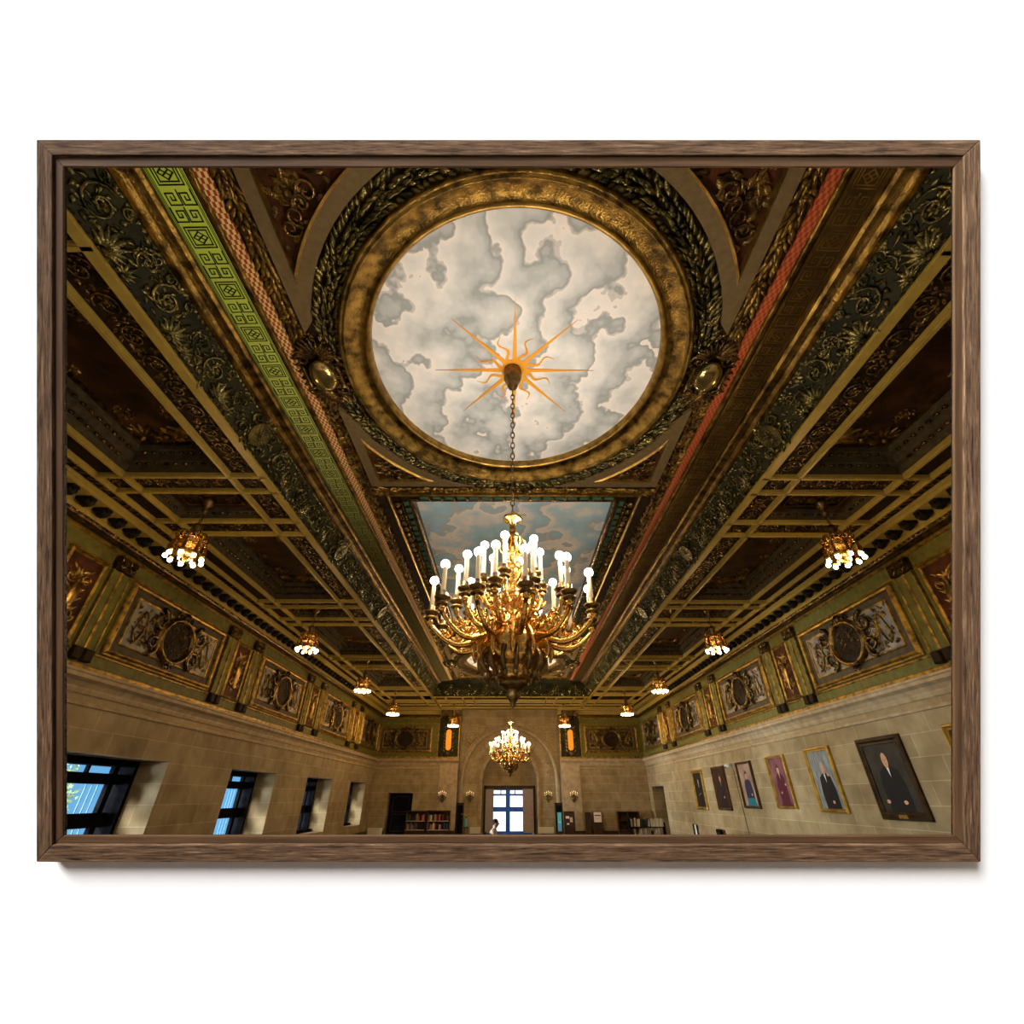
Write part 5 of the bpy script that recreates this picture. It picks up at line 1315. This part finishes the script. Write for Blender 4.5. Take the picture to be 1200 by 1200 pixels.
for s in (-1, 1): ell(mb, (.12, s*.078, 1.03), (.022, .010, .032), 8, 6); ell(mb, (.215, s*.03, 1.055), (.008, .01, .007), 6, 4)
mb.build('head', flat((.45, .25, .16)), pr)
mb = MB(); ell(mb, (.115, 0, 1.075), (.10, .083, .10), 16, 10); mb.build('hair', flat((.03, .02, .02)), pr)
mb = MB(); lathe(mb, [(.14, .48), (.155, .55), (.15, .66), (.165, .76), (.14, .85), (.07, .90), (.05, .905)], 20); mb.map(lambda V: np.stack([V[:, 0]*.8+.02+(V[:, 2]-.48)*.13, V[:, 1]*1.25, V[:, 2]], 1))
mb.build('shirt', flat((.62, .52, .44)), pr)
r = thing('chair', 'dark wooden chair the seated person sits on', 'chair', (PX, PYY, 0)); mb = MB(); bbox(mb, -.22, .22, -.22, .22, .32, .355); mb.build('seat', M['wood'], r)
mb = MB(); box(mb, -.24, -.20, -.2, .2, .55, .80); mb.build('backrest', M['wood'], r)
for x in (-.21, .19):
    for y in (-.21, .17): mb = MB(); box(mb, x, x+.035, y, y+.035, 0, .32 if x > 0 else .8); mb.build('leg', M['wood'], r)

# ================================================================== white wall and hanging wooden frame round the opening
PITCH, YAW = math.radians(32.6), .0048
CAM = Vector((-.08, 0, 1.75)); F = 524.
R = Vector((math.cos(YAW), -math.sin(YAW), 0)); FW = Vector((math.sin(YAW)*math.cos(PITCH), math.cos(YAW)*math.cos(PITCH), math.sin(PITCH))); U = R.cross(FW)
DW = 2.0                                     # distance of the white wall
PM = Matrix((( R.x, U.x, -FW.x, 0), (R.y, U.y, -FW.y, 0), (R.z, U.z, -FW.z, 0), (0, 0, 0, 1)))   # local x right, y up, z towards the viewer
PMW = Matrix.Translation(CAM + FW*DW) @ PM
def pxr(px, d): return (px-600)/F*d
def rect_at(x0, y0, x1, y1, d): return (pxr(x0, d), -pxr(y1, d), pxr(x1, d), -pxr(y0, d))    # l, b, r, t
o_l, o_b, o_r, o_t = rect_at(66, 187, 1126, 988, DW)
mb = MB(); BL, BR, BB, BT = -8.4, 8.4, -3.6, 6.0; TH = .010
for x0, x1, y0, y1 in ((BL, o_l, BB, BT), (o_r, BR, BB, BT), (o_l, o_r, BB, o_b), (o_l, o_r, o_t, BT)): box(mb, x0, x1, y0, y1, -TH, 0)
ww = struct(mb.build('wall_front', M['white'])); ww.matrix_world = PMW
fr_ = thing('picture_frame', 'large walnut floater frame hanging on the white wall', 'picture frame'); fr_.matrix_world = PMW
def rail_ring(name, outer, inner, z0, z1, m, chamfer=.0):
    """four mitred rails; outer / inner = (l, b, r, t)"""
    l, b, r_, t = outer; l2, b2, r2, t2 = inner
    sides = [((l, t), (r_, t), (r2, t2), (l2, t2)), ((r_, t), (r_, b), (r2, b2), (r2, t2)), ((r_, b), (l, b), (l2, b2), (r2, b2)), ((l, b), (l, t), (l2, t2), (l2, b2))]
    for k, (A, B, Cc, D) in enumerate(sides):
        vert = k in (1, 3)
        cx, cy = (A[0]+B[0])/2, (A[1]+B[1])/2
        pts = [(p[0]-cx, p[1]-cy) for p in (A, B, Cc, D)]
        if vert: pts = [(y, -x) for x, y in pts]         # rotate so the grain runs along local x
        mb = MB(); pts = pts[::-1]
        # face slightly bevelled
        prism(mb, pts, z0, z1)
        o = mb.build(name, m, fr_); o.location = (cx, cy, 0); o.rotation_euler = (0, 0, PI/2 if vert else 0)
        bv = o.modifiers.new('bevel', 'BEVEL'); bv.width = .003; bv.segments = 2
dF = DW-.060; dL = DW-.012
rail_ring('face_rail', rect_at(42.5, 163.5, 1149.5, 1010.5, dF), rect_at(61, 181.5, 1130.5, 990.5, dF), .004, .060, M['frame'])
rail_ring('inner_lip', rect_at(64, 184, 1128.5, 988.5, DW-.050), rect_at(75.5, 196.5, 1117, 978.5, DW-.044), .040, .050, M['framelip'])
rail_ring('shadow_gap', rect_at(58, 178, 1134, 994, DW-.030), rect_at(70, 190, 1123, 984, DW-.030), -.004, .032, M['black'])
ol = rect_at(61, 181.5, 1130.5, 990.5, dF)

# ================================================================== lights
def lamp(name, kind, loc, energy, color, size=.1, rot=None, **k):
    l = bpy.data.lights.new(name, kind); l.energy = energy; l.color = color
    if kind == 'POINT': l.shadow_soft_size = size
    if kind == 'SUN': l.angle = size
    o = bpy.data.objects.new(name, l); COL.objects.link(o); o.location = loc
    if rot is not None: o.rotation_euler = rot
    return o
def aim(o, d): o.rotation_euler = Vector(d).to_track_quat('-Z', 'Y').to_euler()
WARM = (1., .58, .19)
for cy in (4.57, 21.65):
    for k in range(4):
        a = k*PI/2+.5; lamp('chandelier_light', 'POINT', (.95*math.cos(a), cy+.72*math.sin(a), 3.95), 85 if cy < 10 else 190, (1., .82, .60) if cy < 10 else (1., .74, .44), .12)
    lamp('chandelier_light', 'POINT', (0.2, cy, 4.35), 60, (1., .82, .60), .10)
for x, y, q in PL:
    lamp('pendant_light', 'POINT', (x, y, 5.12), 50 if y < 20 else 100, WARM, .14)
# daylight falling on the white wall
to_panel = -(U*1.95 - R*1.30 + (-FW)*1.)
s1 = lamp('daylight_sun', 'SUN', (0, -5, 6), 8.6, (1, 1, 1), math.radians(23)); aim(s1, to_panel)
s2 = lamp('window_fill_sun', 'SUN', (-20, 10, 3), 36.0, (.84, .94, 1.), math.radians(28)); aim(s2, (1, .12, .06))  # added second sun, low through the left windows, to brighten the right wall

# world: pale grey behind the viewer, blue-white sky beyond the hall
w = bpy.data.worlds.new('World'); S.world = w; w.use_nodes = True; nt = w.node_tree; N = nt.nodes; Lk = nt.links
bg = N['Background']; tc = N.new('ShaderNodeTexCoord'); sp = N.new('ShaderNodeSeparateXYZ'); Lk.new(tc.outputs['Generated'], sp.inputs[0])
rp_ = N.new('ShaderNodeValToRGB'); el = rp_.color_ramp.elements; mr = N.new('ShaderNodeMapRange'); mr.inputs[1].default_value = -1; mr.inputs[2].default_value = 1; Lk.new(sp.outputs['Y'], mr.inputs[0]); Lk.new(mr.outputs[0], rp_.inputs[0])
el[0].position = .5; el[0].color = (.08, .08, .085, 1); el[1].position = .987; el[1].color = (.9, .95, 1, 1)
x = el.new(.62); x.color = (.06, .19, .33, 1); x = el.new(.968); x.color = (.09, .27, .48, 1)
Lk.new(rp_.outputs[0], bg.inputs['Color']); bg.inputs['Strength'].default_value = 2.0

# ================================================================== camera and view
cd = bpy.data.cameras.new('camera'); cam = bpy.data.objects.new('camera', cd); COL.objects.link(cam)
cd.sensor_width = 36; cd.lens = F/1200*36; cd.clip_start = .05; cd.clip_end = 300
cam.matrix_world = Matrix.Translation(CAM) @ PM
S.camera = cam
vs = S.view_settings; vs.view_transform = 'Standard'; vs.look = 'None'; vs.exposure = 0; vs.gamma = 1; vs.use_curve_mapping = False
